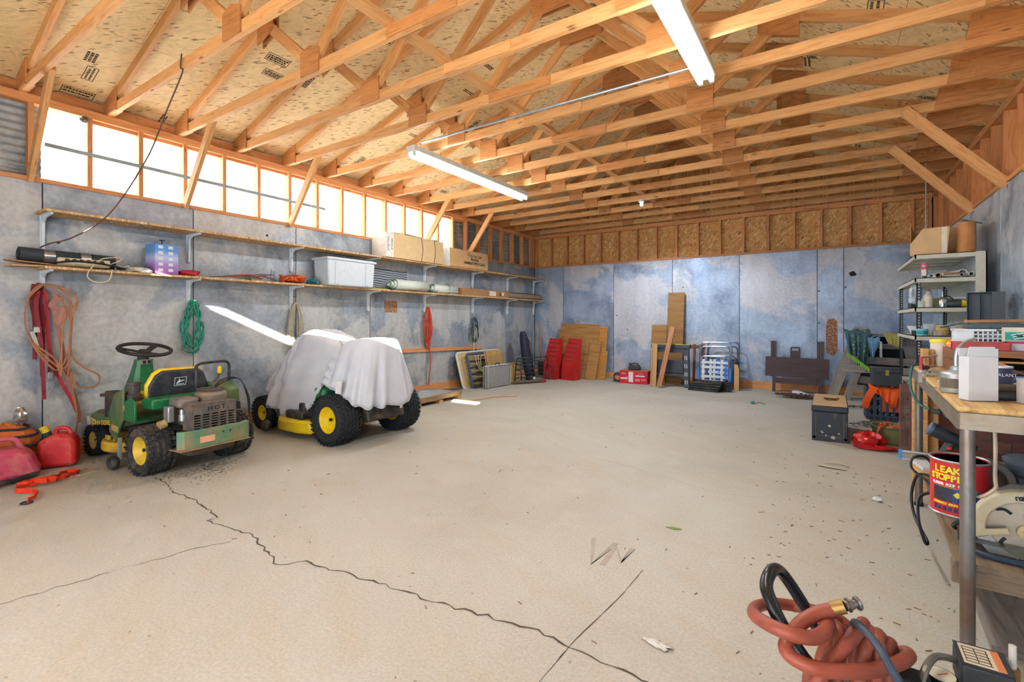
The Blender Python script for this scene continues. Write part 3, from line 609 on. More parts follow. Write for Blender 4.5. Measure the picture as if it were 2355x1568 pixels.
# ---------------------------------------------------------------- lawn tractors
M_tyre = plain((40, 40, 42), .8, bump=.15, dirt=(112, 96, 78), dirtamt=.2); M_tyre2 = plain((34, 34, 37), .75)
M_yel = plain((232, 196, 52), .45, dirt=(150, 112, 64), dirtamt=.1); M_yel2 = plain((240, 202, 28), .35, var=.05)
M_grn = plain((54, 108, 62), .45, var=.1, dirt=(140, 116, 80), dirtamt=.35); M_grn2 = plain((30, 110, 60), .4)
M_blk = plain((36, 36, 40), .55, dirt=(110, 96, 82), dirtamt=.1); M_eng = plain((112, 108, 104), .5, .3, dirt=(150, 118, 84), dirtamt=.45); M_dust = plain((168, 128, 88), .9)
M_rubber = plain((44, 34, 34), .6)
def wheel(parent, c, rr, w_, rim_r, face, mt, mr, lugs=True, rows=5, nl=26):
    """wheel with axis along local Y; face = +1/-1 side the dished rim looks to"""
    hub = put('wheel', None, parent, c)
    M = at(0, 0, 0, 90)
    h = w_/2; prof = [(rim_r, -h*.72), (rim_r*1.06, -h*.86), (rr*.8, -h*1.0), (rr*.93, -h*.9), (rr*.985, -h*.6), (rr*1.0, 0), (rr*.985, h*.6), (rr*.93, h*.9), (rr*.8, h*1.0), (rim_r*1.06, h*.86), (rim_r, h*.72)]
    MB().lathe(prof, 40, M).build('tyre', mt, hub, smooth=50)
    if lugs:
        mb = MB()
        for j in range(rows):
            yy = -h*.86+2*h*.86*j/(rows-1); ra = rr*(1.0-.05*abs(yy/h)**3)
            for i in range(nl):
                a = 2*math.pi*(i+.5*(j % 2))/nl; L = 2*math.pi*rr/nl*.72
                m = at(0, 0, 0, 0, -math.degrees(a), 0) @ at(ra, yy, 0, 0, 0, 0)
                mb.M = m; mb.box((0, 0, L*.0), (.016, 2*h/rows*.55, L)); mb.box((0, h/rows*.62, L*.33), (.015, 2*h/rows*.55, L*.3))
        mb.M = Matrix(); stuff(mb.build('tread', mt, hub, smooth=0))
    f = face
    rim = MB().lathe([(rim_r*1.02, f*h*.84), (rim_r*.98, f*h*.86), (rim_r*.9, f*h*.6), (rim_r*.78, f*h*.12), (rim_r*.42, f*h*.1), (rim_r*.36, f*h*.3), (rim_r*.2, f*h*.34), (rim_r*.18, f*h*.5), (0, f*h*.5)], 28, M).lathe([(rim_r*1.02, -f*h*.8), (rim_r*.9, -f*h*.6), (rim_r*.7, -f*h*.3), (0, -f*h*.3)], 28, M).build('rim', mr, hub)
    MB().cyl((0, f*h*.46, 0), (0, f*h*.56, 0), rim_r*.13, n=12).build('axle_cap', M_blk, rim)
    MB().cyl((rim_r*.62, f*h*.1, -rim_r*.55), (rim_r*.62, f*h*.4, -rim_r*.58), .006, n=8).build('valve', M_blk, rim)
    return hub
def riding_mower():
    t = thing('riding_mower', 'old green rear engine riding mower with black seat and bare steering wheel', 'riding mower', (-4.66, 2.0, 0), 185)
    for s_ in (1, -1):
        wheel(t, (0, s_*.328, .195), .195, .2, .112, s_, M_tyre, M_yel)
        wheel(t, (1.04, s_*.27, .14), .138, .12, .078, s_, M_tyre2, plain((214, 178, 92), .5, dirt=(120, 88, 56), dirtamt=.3), rows=3, nl=22)
    MB().bb(-.2, .95, -.14, .14, .2, .3).build('frame', M_blk, t, bevel=.01); MB().cyl((0, -.3, .195), (0, .3, .195), .02).cyl((1.04, -.24, .14), (1.04, .24, .14), .016).bb(.98, 1.08, -.05, .05, .14, .3).build('axle', M_blk, t)
    # foot platform with skirt
    poly = [(.42, .37), (.95, .37), (1.12, .27), (1.16, .12), (1.16, -.12), (1.12, -.27), (.95, -.37), (.42, -.37)]
    MB().prism(poly, .07, at(0, 0, .33)).build('foot_platform', M_grn, t, bevel=.02)
    MB().prism([(a*.97+.02, b*.9) for a, b in poly], .004, at(0, 0, .4)).build('platform_mat', plain((92, 98, 62), .9, dirt=(140, 112, 78), dirtamt=.6), t)
    for i in range(7):
        for s_ in (1, -1): MB().cyl((.55+.07*i, s_*(.2+.05*(i % 2)), .404), (.55+.07*i, s_*(.2+.05*(i % 2)), .407), .01, n=8).build('platform_hole', M_hole, t)
    MB().prism([(.44, .285), (.55, .3), (.55, .35), (.44, .335)], .004, at(0, .376, 0, 90)).build('side_stripe', plain((186, 158, 84), .5), t)
    lettering('JOHN DEERE', .058, M_yel, t, at(.72, .382, .345, 90, 0, 180)@rotm(0, 0, 5), bold=.001); 
    MB().prism([(.84, .34), (.95, .352), (.95, .372), (.84, .362)], .004, at(0, .376, 0, 90)@Matrix()).build('side_stripe', plain((206, 168, 84), .5), t)
    # steering column and wheel
    mb = MB(); rings = [(.92, .4, .19, .15), (.92, .5, .15, .13), (.885, .7, .09, .09), (.86, .84, .058, .07), (.855, .87, .058, .07)]
    vs = []; fs = []
    for x, z, hx, hy in rings: vs += [(x+hx, -hy*.75, z), (x+hx, hy*.75, z), (x-hx*.6, hy, z), (x-hx, hy*.6, z), (x-hx, -hy*.6, z), (x-hx*.6, -hy, z)]
    for i in range(len(rings)-1):
        for k in range(6): l = (k+1) % 6; fs.append((i*6+k, i*6+l, i*6+6+l, i*6+6+k))
    fs.append(tuple(range(24, 30))); mb.add(vs, fs).build('steering_column', M_grn2, t, bevel=.006)
    MB().box((.8, 0, .845), (.03, .09, .05), (0, 15, 0)).build('gauge_panel', plain((150, 142, 132), .6), t, bevel=.006); MB().box((.787, .02, .845), (.01, .025, .03), (0, 15, 0)).box((.787, -.02, .845), (.01, .025, .03), (0, 15, 0)).build('gauge', M_hole, t)
    MB().cyl((.86, 0, .86), (.825, 0, .95), .045, .05, n=14).build('column_collar', M_blk, t)
    sw = put('steering_wheel', None, t, (.815, 0, .965), (0, -14, 0))
    N = 40; MB().tube([(.205*math.cos(2*math.pi*k/N), .205*math.sin(2*math.pi*k/N), 0) for k in range(N)], .0165, 10, True).build('steering_rim', M_rubber, sw)
    for a in (70, 190, 310): MB().ribbon([(.03*math.cos(R(a)), .03*math.sin(R(a)), -.03), (.1*math.cos(R(a)), .1*math.sin(R(a)), -.014), (.2*math.cos(R(a)), .2*math.sin(R(a)), 0)], .05, .012, (-math.sin(R(a)), math.cos(R(a)), 0)).build('spoke', M_rubber, sw)
    MB().cyl((0, 0, -.05), (0, 0, -.015), .045, .05, n=16).build('hub', M_rubber, sw)
    lettering('RX75', .052, M_yel, t, at(.88, .145, .5, 90, 0, 180)@rotm(0, 0, -4), bold=.001, shear=.2)
    MB().prism([(.78, .44), (1.0, .44), (.97, .56), (.78, .56)], .012, at(0, .142, 0, 90)).build('tower_panel', M_grn2, t)
    MB().cyl((.79, .16, .47), (.79, .16, .52), .02, n=10).build('choke_knob', plain((200, 70, 40), .5), t)
    # seat: pan, yellow front pad, black rear shell with emblem
    MB().box((.4, 0, .565), (.36, .44, .06), (0, -4, 0)).build('seat_pan', M_yel2, t, bevel=.025)
    shell = [(-.235, .0), (.235, .0), (.245, .1), (.2, .2), (.15, .235), (-.15, .235), (-.2, .2), (-.245, .1)]
    Ms = at(.26, 0, .575, 90, 0, 90)@rotm(-10, 0, 0)
    MB().prism([(a*1.04, b*1.035) for a, b in shell], .05, Ms).build('seat_cushion', M_yel2, t, bevel=.018)
    b = MB().prism(shell, -.03, Ms).build('seat_shell', plain((42, 44, 50), .55, dirt=(92, 90, 92), dirtamt=.2), t, bevel=.015)
    Me = Ms@at(.0, .13, -.0315, 0, 180, 0)
    q = [(-.05, -.036), (.05, -.036), (.05, .036), (-.05, .036)]
    mb = MB()
    for x0, x1, y0, y1 in ((-.05, .05, -.038, -.034), (-.05, .05, .034, .038), (-.05, -.046, -.038, .038), (.046, .05, -.038, .038)):
        mb.prism([(x0, y0), (x1, y0), (x1, y1), (x0, y1)], .001, Me)
    mb.prism([(-.034, -.02), (-.01, -.012), (.0, -.004), (.03, .002), (.034, .008), (.02, .01), (.0, .006), (-.006, .022), (-.014, .026), (-.012, .012), (-.02, .004), (-.03, -.012)], .001, Me)
    mb.prism([(-.036, -.028), (.036, -.028), (.03, -.022), (-.03, -.022)], .001, Me); mb.build('deer_emblem', plain((222, 220, 214), .5), t)
    # rear body: engine deck, left side panel, fender, fuel neck
    MB().prism([(.02, .5), (.2, .5), (.2, .58), (.1, .6), (.02, .585)], .62, at(0, .31, 0, 90)).build('engine_deck', M_grn2, t, bevel=.012)
    MB().prism([(.6, .28), (.62, .44), (.5, .62), (.36, .66), (.36, .42), (.5, .2)], .02, at(0, .372, 0, 90)).build('side_panel', M_grn, t, bevel=.006)
    MB().bb(.52, .72, .26, .36, .36, .62).build('battery_box', plain((52, 44, 46), .7, dirt=(120, 96, 72), dirtamt=.2), t, bevel=.012)
    MB().box((.78, .31, .58), (.16, .06, .03), (0, 8, 0)).build('control_lever_guide', plain((84, 66, 54), .7), t, bevel=.008)
    MB().lathe([(.0, .0), (.05, 0), (.055, .05), (.042, .06), (.045, .13), (.05, .135), (.05, .155), (.036, .155), (.034, .13), (0, .13)], 18, at(.36, .29, .555)).build('fuel_neck', plain((64, 56, 58), .6, dirt=(132, 104, 80), dirtamt=.3), t)
    MB().lathe([(0, 0), (.075, 0), (.085, .03), (.07, .08), (0, .085)], 16, at(.34, .29, .47)).build('fuel_tank', plain((176, 138, 74), .7), t)
    MB().prism([(.16, .4), (.33, .4), (.33, .56), (.24, .6), (.16, .55)], .02, at(0, .375, 0, 90)).build('left_fender', M_grn2, t, bevel=.006)
    MB().bb(.14, .34, .25, .375, .4, .408).build('left_fender_shelf', M_grn2, t)
    MB().prism([(.04, .46), (.3, .46), (.34, .55), (.3, .66), (.14, .66), (.05, .6)], .2, at(0, -.25, 0, 90)).build('right_fender', M_grn, t, bevel=.02)
    MB().prism([(.02, .4), (.28, .4), (.3, .47), (.03, .47)], .18, at(0, -.26, 0, 90)).build('fender_liner', M_blk, t)
    MB().tube(cat([(.2, -.13, .62), (.2, -.13, .8), (.2, -.155, .835), (.2, -.2, .845), (.2, -.38, .85), (.2, -.42, .835), (.2, -.435, .8), (.2, -.435, .6)], 4), .0125, 10).build('rack_bar', M_blk, t)
    MB().tube(cat([(.18, -.24, .58), (.17, -.27, .66), (.14, -.3, .72), (.13, -.3, .79)], 4), .009, 8).build('lever', M_blk, t); MB().tube([(.13, -.3, .745), (.128, -.3, .76), (.126, -.3, .805), (.126, -.3, .815)], [.014, .02, .018, .008], 12).build('lever_grip', M_yel2, t)
    for k in range(3): MB().tube(cat([(.1, -.2, .6), (.06, -.3-.02*k, .7-.01*k), (.0, -.42, .68), (-.05, -.46-.01*k, .5), (-.1, -.45, .3), (-.13, -.47, .12+.08*k)], 5), .0045, 6).build('cable', M_blackcord, t)
    # engine
    MB().box((-.1, .02, .44), (.26, .3, .16)).build('engine_block', M_eng, t, bevel=.03)
    MB().lathe([(0, 0), (.12, 0), (.125, .05), (.11, .075), (.06, .085), (0, .085)], 24, at(-.1, -.09, .545)).build('blower_housing', plain((120, 110, 100), .6, dirt=(150, 124, 98), dirtamt=.4), t)
    mb = MB(); N = 28
    for r_ in (.03, .05, .07, .09, .105): mb.tube([(r_*math.cos(2*math.pi*k/N), r_*math.sin(2*math.pi*k/N), 0) for k in range(N)], .005, 6, True)
    mb.build('flywheel_screen', plain((92, 78, 64), .6), t, (-.1, -.09, .64))
    MB().box((-.1, .13, .555), (.18, .17, .085)).build('air_cleaner', plain((110, 104, 98), .6, dirt=(150, 124, 98), dirtamt=.4), t, bevel=.03)
    MB().box((-.1, .245, .47), (.08, .05, .13)).build('carburettor', plain((150, 148, 144), .4, .5), t, bevel=.01); MB().cyl((-.2, .19, .42), (-.2, .19, .47), .03, n=14).cyl((-.19, .19, .47), (-.19, .19, .51), .02, n=12).build('fuel_bowl', plain((180, 180, 178), .3, .8), t)
    MB().cyl((-.1, .27, .4), (-.1, .32, .39), .035, n=14).build('starter_cap', plain((178, 146, 92), .6), t); MB().cyl((-.02, .2, .33), (-.02, .33, .33), .05, n=14).build('starter_motor', M_blk, t)
    # muffler guard with slots and HOT
    gx = -.345; mg = plain((92, 86, 82), .7, dirt=(140, 112, 84), dirtamt=.2)
    mb = MB().bb(gx, -.2, -.17, .19, .545, .555).bb(gx, gx+.006, -.17, .19, .47, .55)
    for s_ in (-.17, .184): mb.bb(gx, -.2, s_, s_+.006, .34, .55)
    for j in range(6): mb.bb(gx, gx+.006, -.17, .19, .345+.021*j, .353+.021*j)
    for y in (-.17, -.1, -.03, .04, .11, .18): mb.bb(gx, gx+.006, y, y+.018, .34, .48)
    g = mb.build('muffler_guard', mg, t); lettering('H O T', .055, M_hole, g, at(gx-.002, .0, .51, 90, 0, -90), bold=.001)
    MB().cyl((-.27, -.12, .42), (-.27, .14, .42), .055, n=16).build('muffler', plain((70, 58, 50), .8), t)
    # rear bumper
    bp = [(-.26, .27), (-.3, .29), (-.34, .25), (-.355, .15), (-.355, -.25), (-.34, -.29), (-.3, -.29), (-.3, -.25), (-.335, -.2), (-.335, .14), (-.32, .22)]
    MB().prism(bp, .15, at(0, 0, .2)).build('rear_bumper', plain((84, 138, 104), .5, dirt=(164, 126, 88), dirtamt=.4), t, bevel=.006)
    MB().bb(-.36, -.2, -.29, .29, .195, .203).build('bumper_lip', M_dust, t)
    MB().bb(-.3575, -.356, .02, .14, .24, .29).build('warning_label', plain((226, 168, 132), .6), t)
    for y in (-.05, -.11): MB().cyl((-.36, y, .3), (-.35, y, .3), .007, n=8).build('bolt_hole', M_hole, t)
    MB().bb(-.3, .0, -.2, .2, .13, .21).build('transaxle', plain((92, 72, 56), .8), t, bevel=.03)
    # deck
    dk = [(.62+.36*math.cos(a)*(1.0), .4*math.sin(a)) for a in [k*math.pi/12 for k in range(24)]]
    MB().prism(dk, .09, at(0, 0, .1)).build('mower_deck', plain((222, 178, 52), .5, dirt=(140, 100, 60), dirtamt=.2), t, bevel=.02)
    MB().box((.72, .33, .2), (.07, .02, .05)).box((.6, .33, .2), (.02, .02, .05)).build('deck_bracket', M_yel, t, bevel=.004)
    MB().lathe([(0, -.03), (.045, -.03), (.058, -.01), (.058, .01), (.045, .03), (0, .03)], 18, at(.36, .44, .06, 90)).build('gauge_wheel', M_blk, t)
    MB().bb(.33, .36, .39, .41, .08, .26).build('gauge_wheel_bracket', plain((150, 148, 140), .5), t)
    return t
riding_mower()
def covered_mower():
    t = thing('garden_tractor', 'covered green and yellow lawn tractor with large rear tyres', 'lawn tractor', (-4.165, 3.507, 0), 180)
    for s_ in (1, -1):
        wheel(t, (0, s_*.415, .252), .25, .25, .13, s_, M_tyre2, M_yel2, rows=6, nl=30)
        wheel(t, (1.27, s_*.4, .188), .185, .15, .085, s_, M_tyre2, M_yel2, rows=4, nl=26)
    MB().bb(-.28, 1.2, -.2, .2, .28, .4).build('frame', M_blk, t, bevel=.02); MB().cyl((0, -.36, .252), (0, .36, .252), .03).cyl((1.27, -.36, .188), (1.27, .36, .188), .02).build('axle', M_blk, t)
    MB().prism([(-.3, .22), (-.26, .4), (.2, .4), (.2, .22)], .5, at(0, .25, 0, 90)).build('rear_hitch', plain((48, 46, 46), .7, dirt=(140, 110, 80), dirtamt=.3), t, bevel=.02)
    MB().bb(.22, .42, .22, .4, .3, .56).build('rear_fender', M_grn2, t, bevel=.05); MB().bb(.22, .42, -.4, -.22, .3, .56).build('rear_fender', M_grn2, t, bevel=.06)
    MB().bb(-.25, .3, -.3, .3, .56, .62).build('seat_deck', M_grn2, t, bevel=.04); MB().bb(-.25, -.1, -.22, .22, .62, .98).build('seat', M_yel2, t, bevel=.06)
    MB().bb(.75, 1.38, -.25, .25, .35, .74).build('hood', M_grn2, t, bevel=.08); MB().bb(.66, .74, -.16, .16, .4, .98).build('dash', M_blk, t, bevel=.03)
    dk = [(.65, -.5), (.85, -.42), (1.02, -.2), (1.02, .25), (.95, .45), (.82, .54), (.5, .55), (.3, .5), (.28, -.45)]
    MB().prism(dk, .14, at(0, 0, .06)).build('mower_deck', M_yel2, t, bevel=.03)
    MB().bb(.45, .75, .2, .5, .2, .28).bb(.5, .6, .2, .44, .26, .36).build('deck_linkage', M_blk, t, bevel=.015); MB().cyl((.92, .47, .19), (.92, .47, .27), .022, n=12).build('wash_port', M_blk, t)
    MB().lathe([(0, -.035), (.05, -.035), (.066, -.01), (.066, .01), (.05, .035), (0, .035)], 18, at(1.03, .55, .085, 90)).build('gauge_wheel', M_blk, t)
    MB().bb(-.302, -.3, -.2, -.165, .3, .4).build('hang_tag', plain((222, 216, 200), .6), t)
    return t
covered_mower()
def cover():
    def zt(x):
        K = [(-.5, .98), (-.32, 1.04), (-.2, 1.085), (-.05, 1.07), (.15, 1.0), (.35, 1.02), (.6, 1.1), (.76, 1.145), (.86, 1.1), (1.0, .96), (1.2, .83), (1.38, .74), (1.6, .68)]
        for (a, b), (c, d) in zip(K, K[1:]):
            if a <= x <= c: u = (x-a)/(c-a); u = u*u*(3-2*u); return b+(d-b)*u
        return K[0][1] if x < 0 else K[-1][1]
    def hem(x, left):
        K = [(-.6, .36), (-.36, .37), (-.12, .47), (.02, .55), (.16, .6), (.26, .5), (.4, .36), (.6, .24), (.9, .185), (1.15, .26), (1.32, .42), (1.6, .46)]
        for (a, b), (c, d) in zip(K, K[1:]):
            if a <= x <= c: u = (x-a)/(c-a); u = u*u*(3-2*u); return (b+(d-b)*u) if left else max(.3, b+(d-b)*u)
        return .38
    def sq(a, e): return math.copysign(abs(a)**e, a)
    NU, NV = 220, 34
    q = random.Random(3); ph = [q.uniform(0, 6.28) for _ in range(6)]
    def fn(u, v):
        a = 2*math.pi*u; cx_, sy = sq(math.cos(a), .55), sq(math.sin(a), .7)
        xt = .52+.84*cx_; yt = .225*sy*(1.25 if xt > .9 or xt < .1 else .95)
        xh = .52+(.95 if cx_ > 0 else .93)*cx_; yh = .5*sy*(1+.05*math.sin(a*3))
        if v < .22:                                   # over the top
            k = v/.22; x = .52+(xt-.52)*min(1, k*1.02); y = yt*k
            z = zt(x)-.035*k*k*(1 if abs(sy) < .9 else .8); return (x, y, z)
        s_ = (v-.22)/.78; z0 = zt(xt)-.035; z1 = hem(xh, sy > 0)
        out = s_**.75; x = xt+(xh-xt)*out; y = yt+(yh-yt)*out; z = z0+(z1-z0)*s_
        k1 = math.sin(a*17+ph[0]+1.5*math.sin(a*3+ph[1])); k2 = math.sin(a*31+ph[2]+2*s_); k3 = math.sin(a*9+ph[3])
        amp = .016*s_*k2+.036*s_*(1-.2*s_)*k1+.02*k3*s_
        gather = math.exp(-((xh-.16)/.13)**2) if sy > 0 else 0
        amp += gather*s_*(-.07+.03*math.sin(z*70+ph[4]))
        # horizontal swags along the hood side
        if sy > 0 and .35 < xh < 1.35: amp += .02*math.sin((z*34+xh*6))*s_*(1-s_)*2
        # hem roll
        if s_ > .93: amp -= .03*(s_-.93)/.07
        d = Vector((xh-.52, yh*1.8, 0)); d = d.normalized() if d.length > 1e-4 else Vector((1, 0, 0))
        return (x+d.x*amp, y+d.y*amp, z+.012*math.sin(a*23)*s_)
    t = thing('mower_cover', 'white cloth cover draped over the lawn tractor', 'cover', (-4.165, 3.507, 0), 180)
    s = NT('white_cloth'); n_ = s.noise(s.co(), 180, 2); s.bump(n_, .05, .002)
    tr = s.n('BsdfTranslucent'); tr.inputs[0].default_value = S(230, 226, 226); mx = s.n('MixShader'); mx.inputs[0].default_value = .22
    s.out(s.ramp(s.noise(s.co(), 3, 4), [(.35, S(226, 224, 230)), (.65, S(240, 239, 242))]), .85); ou = s.t.nodes['Material Output']; s.l(s.b.outputs[0], mx.inputs[1]); s.l(tr.outputs[0], mx.inputs[2]); s.l(mx.outputs[0], ou.inputs[0])
    o = MB().grid(fn, NU, NV).build('cloth', s.m, t, smooth=180, solid=.003)
    MB().tube([tuple(Vector(fn(i/NU, 1.0))) for i in range(NU)], .006, 6, True).build('elastic_hem', plain((206, 200, 200), .9), t)
    MB().box((-.12, .475, .58), (.085, .003, .12), (4, 0, 0)).build('care_label', plain((232, 228, 222), .7), t)
cover()
stuff(tag(MB().add(*(lambda q: ([p for i in range(500) for p in (lambda x, y, a, L: [(x, y, .002), (x+math.cos(a)*L, y+math.sin(a)*L, .004), (x+math.cos(a+.3)*L, y+math.sin(a+.3)*L, .003)])(-4.35+q.gauss(0, .16), 1.95+q.gauss(0, .16), q.uniform(0, 6.3), q.uniform(.008, .03))], [(3*i, 3*i+1, 3*i+2) for i in range(500)]))(random.Random(5))).build('grass_clippings', plain((96, 80, 48), .9), smooth=0), 'dry grass clippings scattered on the floor behind the green mower', 'clippings'))
# ---------------------------------------------------------------- fuel cans and floor things on the left
M_can = plain((206, 30, 34), .45, var=.06, dirt=(190, 110, 90), dirtamt=.05); M_canp = plain((196, 62, 88), .55, var=.08, dirt=(186, 126, 104), dirtamt=.2)
t = thing('gas_can', 'red plastic fuel can with a yellow spout beside the mower', 'fuel can', (-5.5, 1.32, 0), 62)
MB().prism([(-.125, 0), (.125, 0), (.125, .2), (.095, .265), (-.02, .285), (-.125, .22)], .17, at(0, .085, .005, 90)).build('body', M_can, t, bevel=.03)
MB().tube(cat([(-.02, 0, .28), (-.01, 0, .318), (.035, 0, .322), (.065, 0, .295), (.085, 0, .22), (.085, 0, .17)], 4), .017, 10).build('handle', M_can, t)
MB().cyl((-.07, 0, .255), (-.085, 0, .295), .03, n=16).build('collar', M_dark, t); MB().cyl((-.083, 0, .288), (-.098, 0, .33), .028, n=16).cyl((-.097, 0, .325), (-.103, 0, .345), .031, n=16).build('spout_cap', plain((228, 190, 30), .5), t)
t = thing('gas_can', 'faded pink red low fuel can with a built in handle', 'fuel can', (-5.42, .9, 0), 76)
MB().prism([(-.27, 0), (.27, 0), (.28, .05), (.22, .2), (.15, .235), (-.15, .235), (-.24, .18), (-.28, .05)], .24, at(0, .12, .005, 90)).build('body', M_canp, t, bevel=.035)
MB().tube(cat([(-.14, 0, .23), (-.13, 0, .28), (-.09, 0, .305), (.08, 0, .31), (.14, 0, .29), (.17, 0, .22)], 4), .02, 10).build('handle', M_canp, t)
MB().prism([(-.23, .03), (-.1, .03), (-.1, .16), (-.23, .14)], .005, at(0, -.121, .01, 90)).build('embossed_panel', plain((180, 44, 60), .5), t)
t = thing('orange_bag', 'orange and black strapped bag against the wall behind the fuel cans', 'bag', (-5.72, 1.03, 0), 90)
lump(MB(), (0, 0, .19), (.22, .11, .19), 9, 22, 14, .06).build('bag', plain((206, 104, 40), .75, var=.2), t, smooth=60)
for z in (.2, .28, .34): MB().tube([(.225*math.cos(a)*math.sqrt(max(.05, 1-((z-.19)/.2)**2)), .118*math.sin(a)*math.sqrt(max(.05, 1-((z-.19)/.2)**2)), z+.01*math.sin(2*a)) for a in [k*.2618 for k in range(24)]], .011, 6, True).build('strap', M_dark, t)
t = thing('foil_bag', 'crumpled silver bag end lying on top of the orange bag', 'bag', (-5.7, 1.12, .36), 20)
lump(MB(), (0, 0, .07), (.05, .045, .07), 12, 12, 8, .15).build('foil', plain((200, 194, 186), .2, .8), t, smooth=30)
M_or = plain((236, 58, 22), .7)
q = random.Random(2)
pts = [(-4.55, .93, .012), (-4.66, 1.0, .013), (-4.78, 1.0, .012), (-4.86, .94, .016), (-4.92, .96, .02), (-4.95, 1.08, .024), (-4.93, 1.2, .028), (-5.0, 1.27, .022), (-5.06, 1.33, .02), (-5.1, 1.26, .026), (-5.03, 1.17, .02), (-5.06, 1.05, .018), (-5.02, .97, .018), (-4.95, 1.02, .03), (-4.97, 1.12, .03), (-4.9, 1.16, .034), (-4.96, 1.05, .036), (-4.88, 1.1, .04)]
t = thing('orange_strap', 'bright orange strap lying tangled on the floor with a metal ring', 'strap', (0, 0, 0))
MB().ribbon(cat(pts, 6), .036, .003, [(0, 0, 1) if i % 4 < 2 else (.5, .3, .8) for i in range(len(pts)*6)]).build('webbing', M_or, t, loc=(0, 0, .008))
MB().tube([(-4.545+.03*math.cos(a), .925+.03*math.sin(a), .008) for a in [k*.4 for k in range(16)]], .005, 6, True).build('ring', M_dark, t)
tag(MB().prism([(-5.14, 1.2), (-5.0, 1.33), (-5.05, 1.47), (-5.17, 1.42)], .012, at(0, 0, .0)).build('metal_plate', plain((198, 184, 160), .4, .3)), 'small pale metal plate on the floor under the end of the orange strap', 'plate')
t = thing('black_tool_handle', 'long black handled tool lying on the floor at the left edge', 'tool', (0, 0, 0))
MB().tube([(-4.94, .62, .03), (-5.1, .88, .03), (-5.25, 1.12, .03)], .018, 10).build('handle', M_blk, t)
for i in range(7): MB().cyl((-5.15-.011*i, .97+.018*i, .01), (-5.15-.011*i, .97+.018*i, .034), .011, n=8).build('grip_rib', M_blk, t)
# stack of metal roofing offcuts on skids
t = thing('sheet_metal_stack', 'stack of bent galvanised metal sheets on wooden skids by the left wall', 'sheet metal', (-5.25, 5.48, 0), 4)
M_mt = plain((206, 210, 212), .3, .6, var=.08)
for i, (y, l) in enumerate(((-.5, .62), (0, .62), (.48, .62))): lumber('skid', (-.3, y, .022), (.34, y, .022), .09, .04, M_pine, t)
for i in range(3):
    w_ = .82-.0*i; Lh = .62-.03*i
    o = MB().grid(lambda u, v: (-.3+v*.6, -.6+u*1.12-.02*i, .052+.03*i+.008*abs(((u*7) % 1)-.5)*2*(1 if (u*7) % 1 < .9 else .2)+.006*math.sin(u*9+i)), 70, 4).build('metal_sheet', M_mt, t, solid=.002, smooth=20)
lumber('board_edge', (.315, -.58, .085), (.335, .52, .09), .03, .07, wood('weathered_board', (176, 146, 104), (130, 98, 62)), t)
tag(MB().tube(cat([(-4.75, 5.75, .006), (-4.6, 6.0, .006), (-4.5, 6.4, .006), (-4.3, 6.6, .006), (-4.35, 6.75, .006)], 5), .006, 6).build('orange_wire', plain((206, 120, 70), .6)), 'thin orange wire on the floor beside the metal sheets', 'wire')
for i in range(3): tag(MB().tube(cat([(-5.75+.05*i, 6.1+.1*i, .012+.01*i), (-5.72+.06*i, 6.5, .014), (-5.6+.04*i, 6.85-.05*i, .012+.006*i)], 5), .011, 6).build('metal_bar', plain((70, 60, 54), .6)), ('first', 'second', 'third')[i]+' dark bar from the wall behind the metal sheets', 'bar', 'dark bars along the left wall')
# ---------------------------------------------------------------- far left corner
M_tan = plain((190, 158, 104), .75, var=.1); M_alu = plain((196, 200, 204), .35, .6); M_navy = plain((36, 40, 56), .7)
def rrect(w_, h, r_, n=5):
    out = []
    for cx_, cy_, a0 in ((w_/2-r_, h/2-r_, 0), (-w_/2+r_, h/2-r_, 90), (-w_/2+r_, -h/2+r_, 180), (w_/2-r_, -h/2+r_, 270)):
        out += [(cx_+r_*math.cos(R(a0+90*k/n)), cy_+r_*math.sin(R(a0+90*k/n))) for k in range(n+1)]
    return out
t = thing('folding_table', 'folded beige plastic table with a white rim leaning on the left wall', 'table', (-5.57, 7.55, .0), 0, ry=-16)
MB().prism(rrect(1.42, .66, .07), .02, at(0, 0, .335, 90, 0, 90)).build('table_top', plain((208, 176, 126), .6), t, bevel=.004)
MB().tube([(.0, a, .335+b) for a, b in rrect(1.42, .66, .07)], .02, 8, True).build('rim', plain((222, 224, 226), .5), t)
t = thing('slatted_cot', 'folded blue grey frame with dark slats in front of the beige table', 'folding cot', (-5.45, 7.28, .0), 0, ry=-14)
MB().tube([(.0, a, .325+b) for a, b in rrect(.62, .62, .06)], .026, 10, True).build('frame', plain((64, 84, 104), .5), t)
for i in range(9): MB().box((-.005, 0, .08+.06*i), (.012, .54, .03)).build('slat', plain((40, 42, 44), .6) if i % 2 else plain((150, 134, 96), .6), t)
for i in range(3): MB().tube(cat([(.03, -.1+.1*i, .6), (.04, .05*i-.1, .4), (.04, .1+.05*i, .2), (.03, .2, .1)], 4), .006, 6).build('strap', plain((206, 194, 160), .7), t)
t = thing('canvas_seat', 'tan folded canvas seat between the slatted frame and the grey suitcase', 'folding seat', (-5.36, 7.66, .0), 4, ry=-12)
MB().grid(lambda u, v: (.02+.012*abs(math.sin(u*3*math.pi)), -.3+.6*u, .06+.62*v-.05*(1-v)*math.sin(u*math.pi)), 24, 6).build('canvas', plain((176, 140, 84), .8), t, solid=.02, smooth=60)
MB().tube([(0, -.31, .02), (0, -.31, .66), (0, .31, .68), (0, .31, .02)], .012, 8).build('frame', M_tan, t)
t = thing('aluminium_suitcase', 'grey suitcase with bright metal edges standing on the floor', 'suitcase', (-5.2, 7.38, 0), 86)
MB().box((0, 0, .205), (.66, .1, .4)).build('shell', plain((150, 146, 142), .5), t, bevel=.02)
mb = MB()
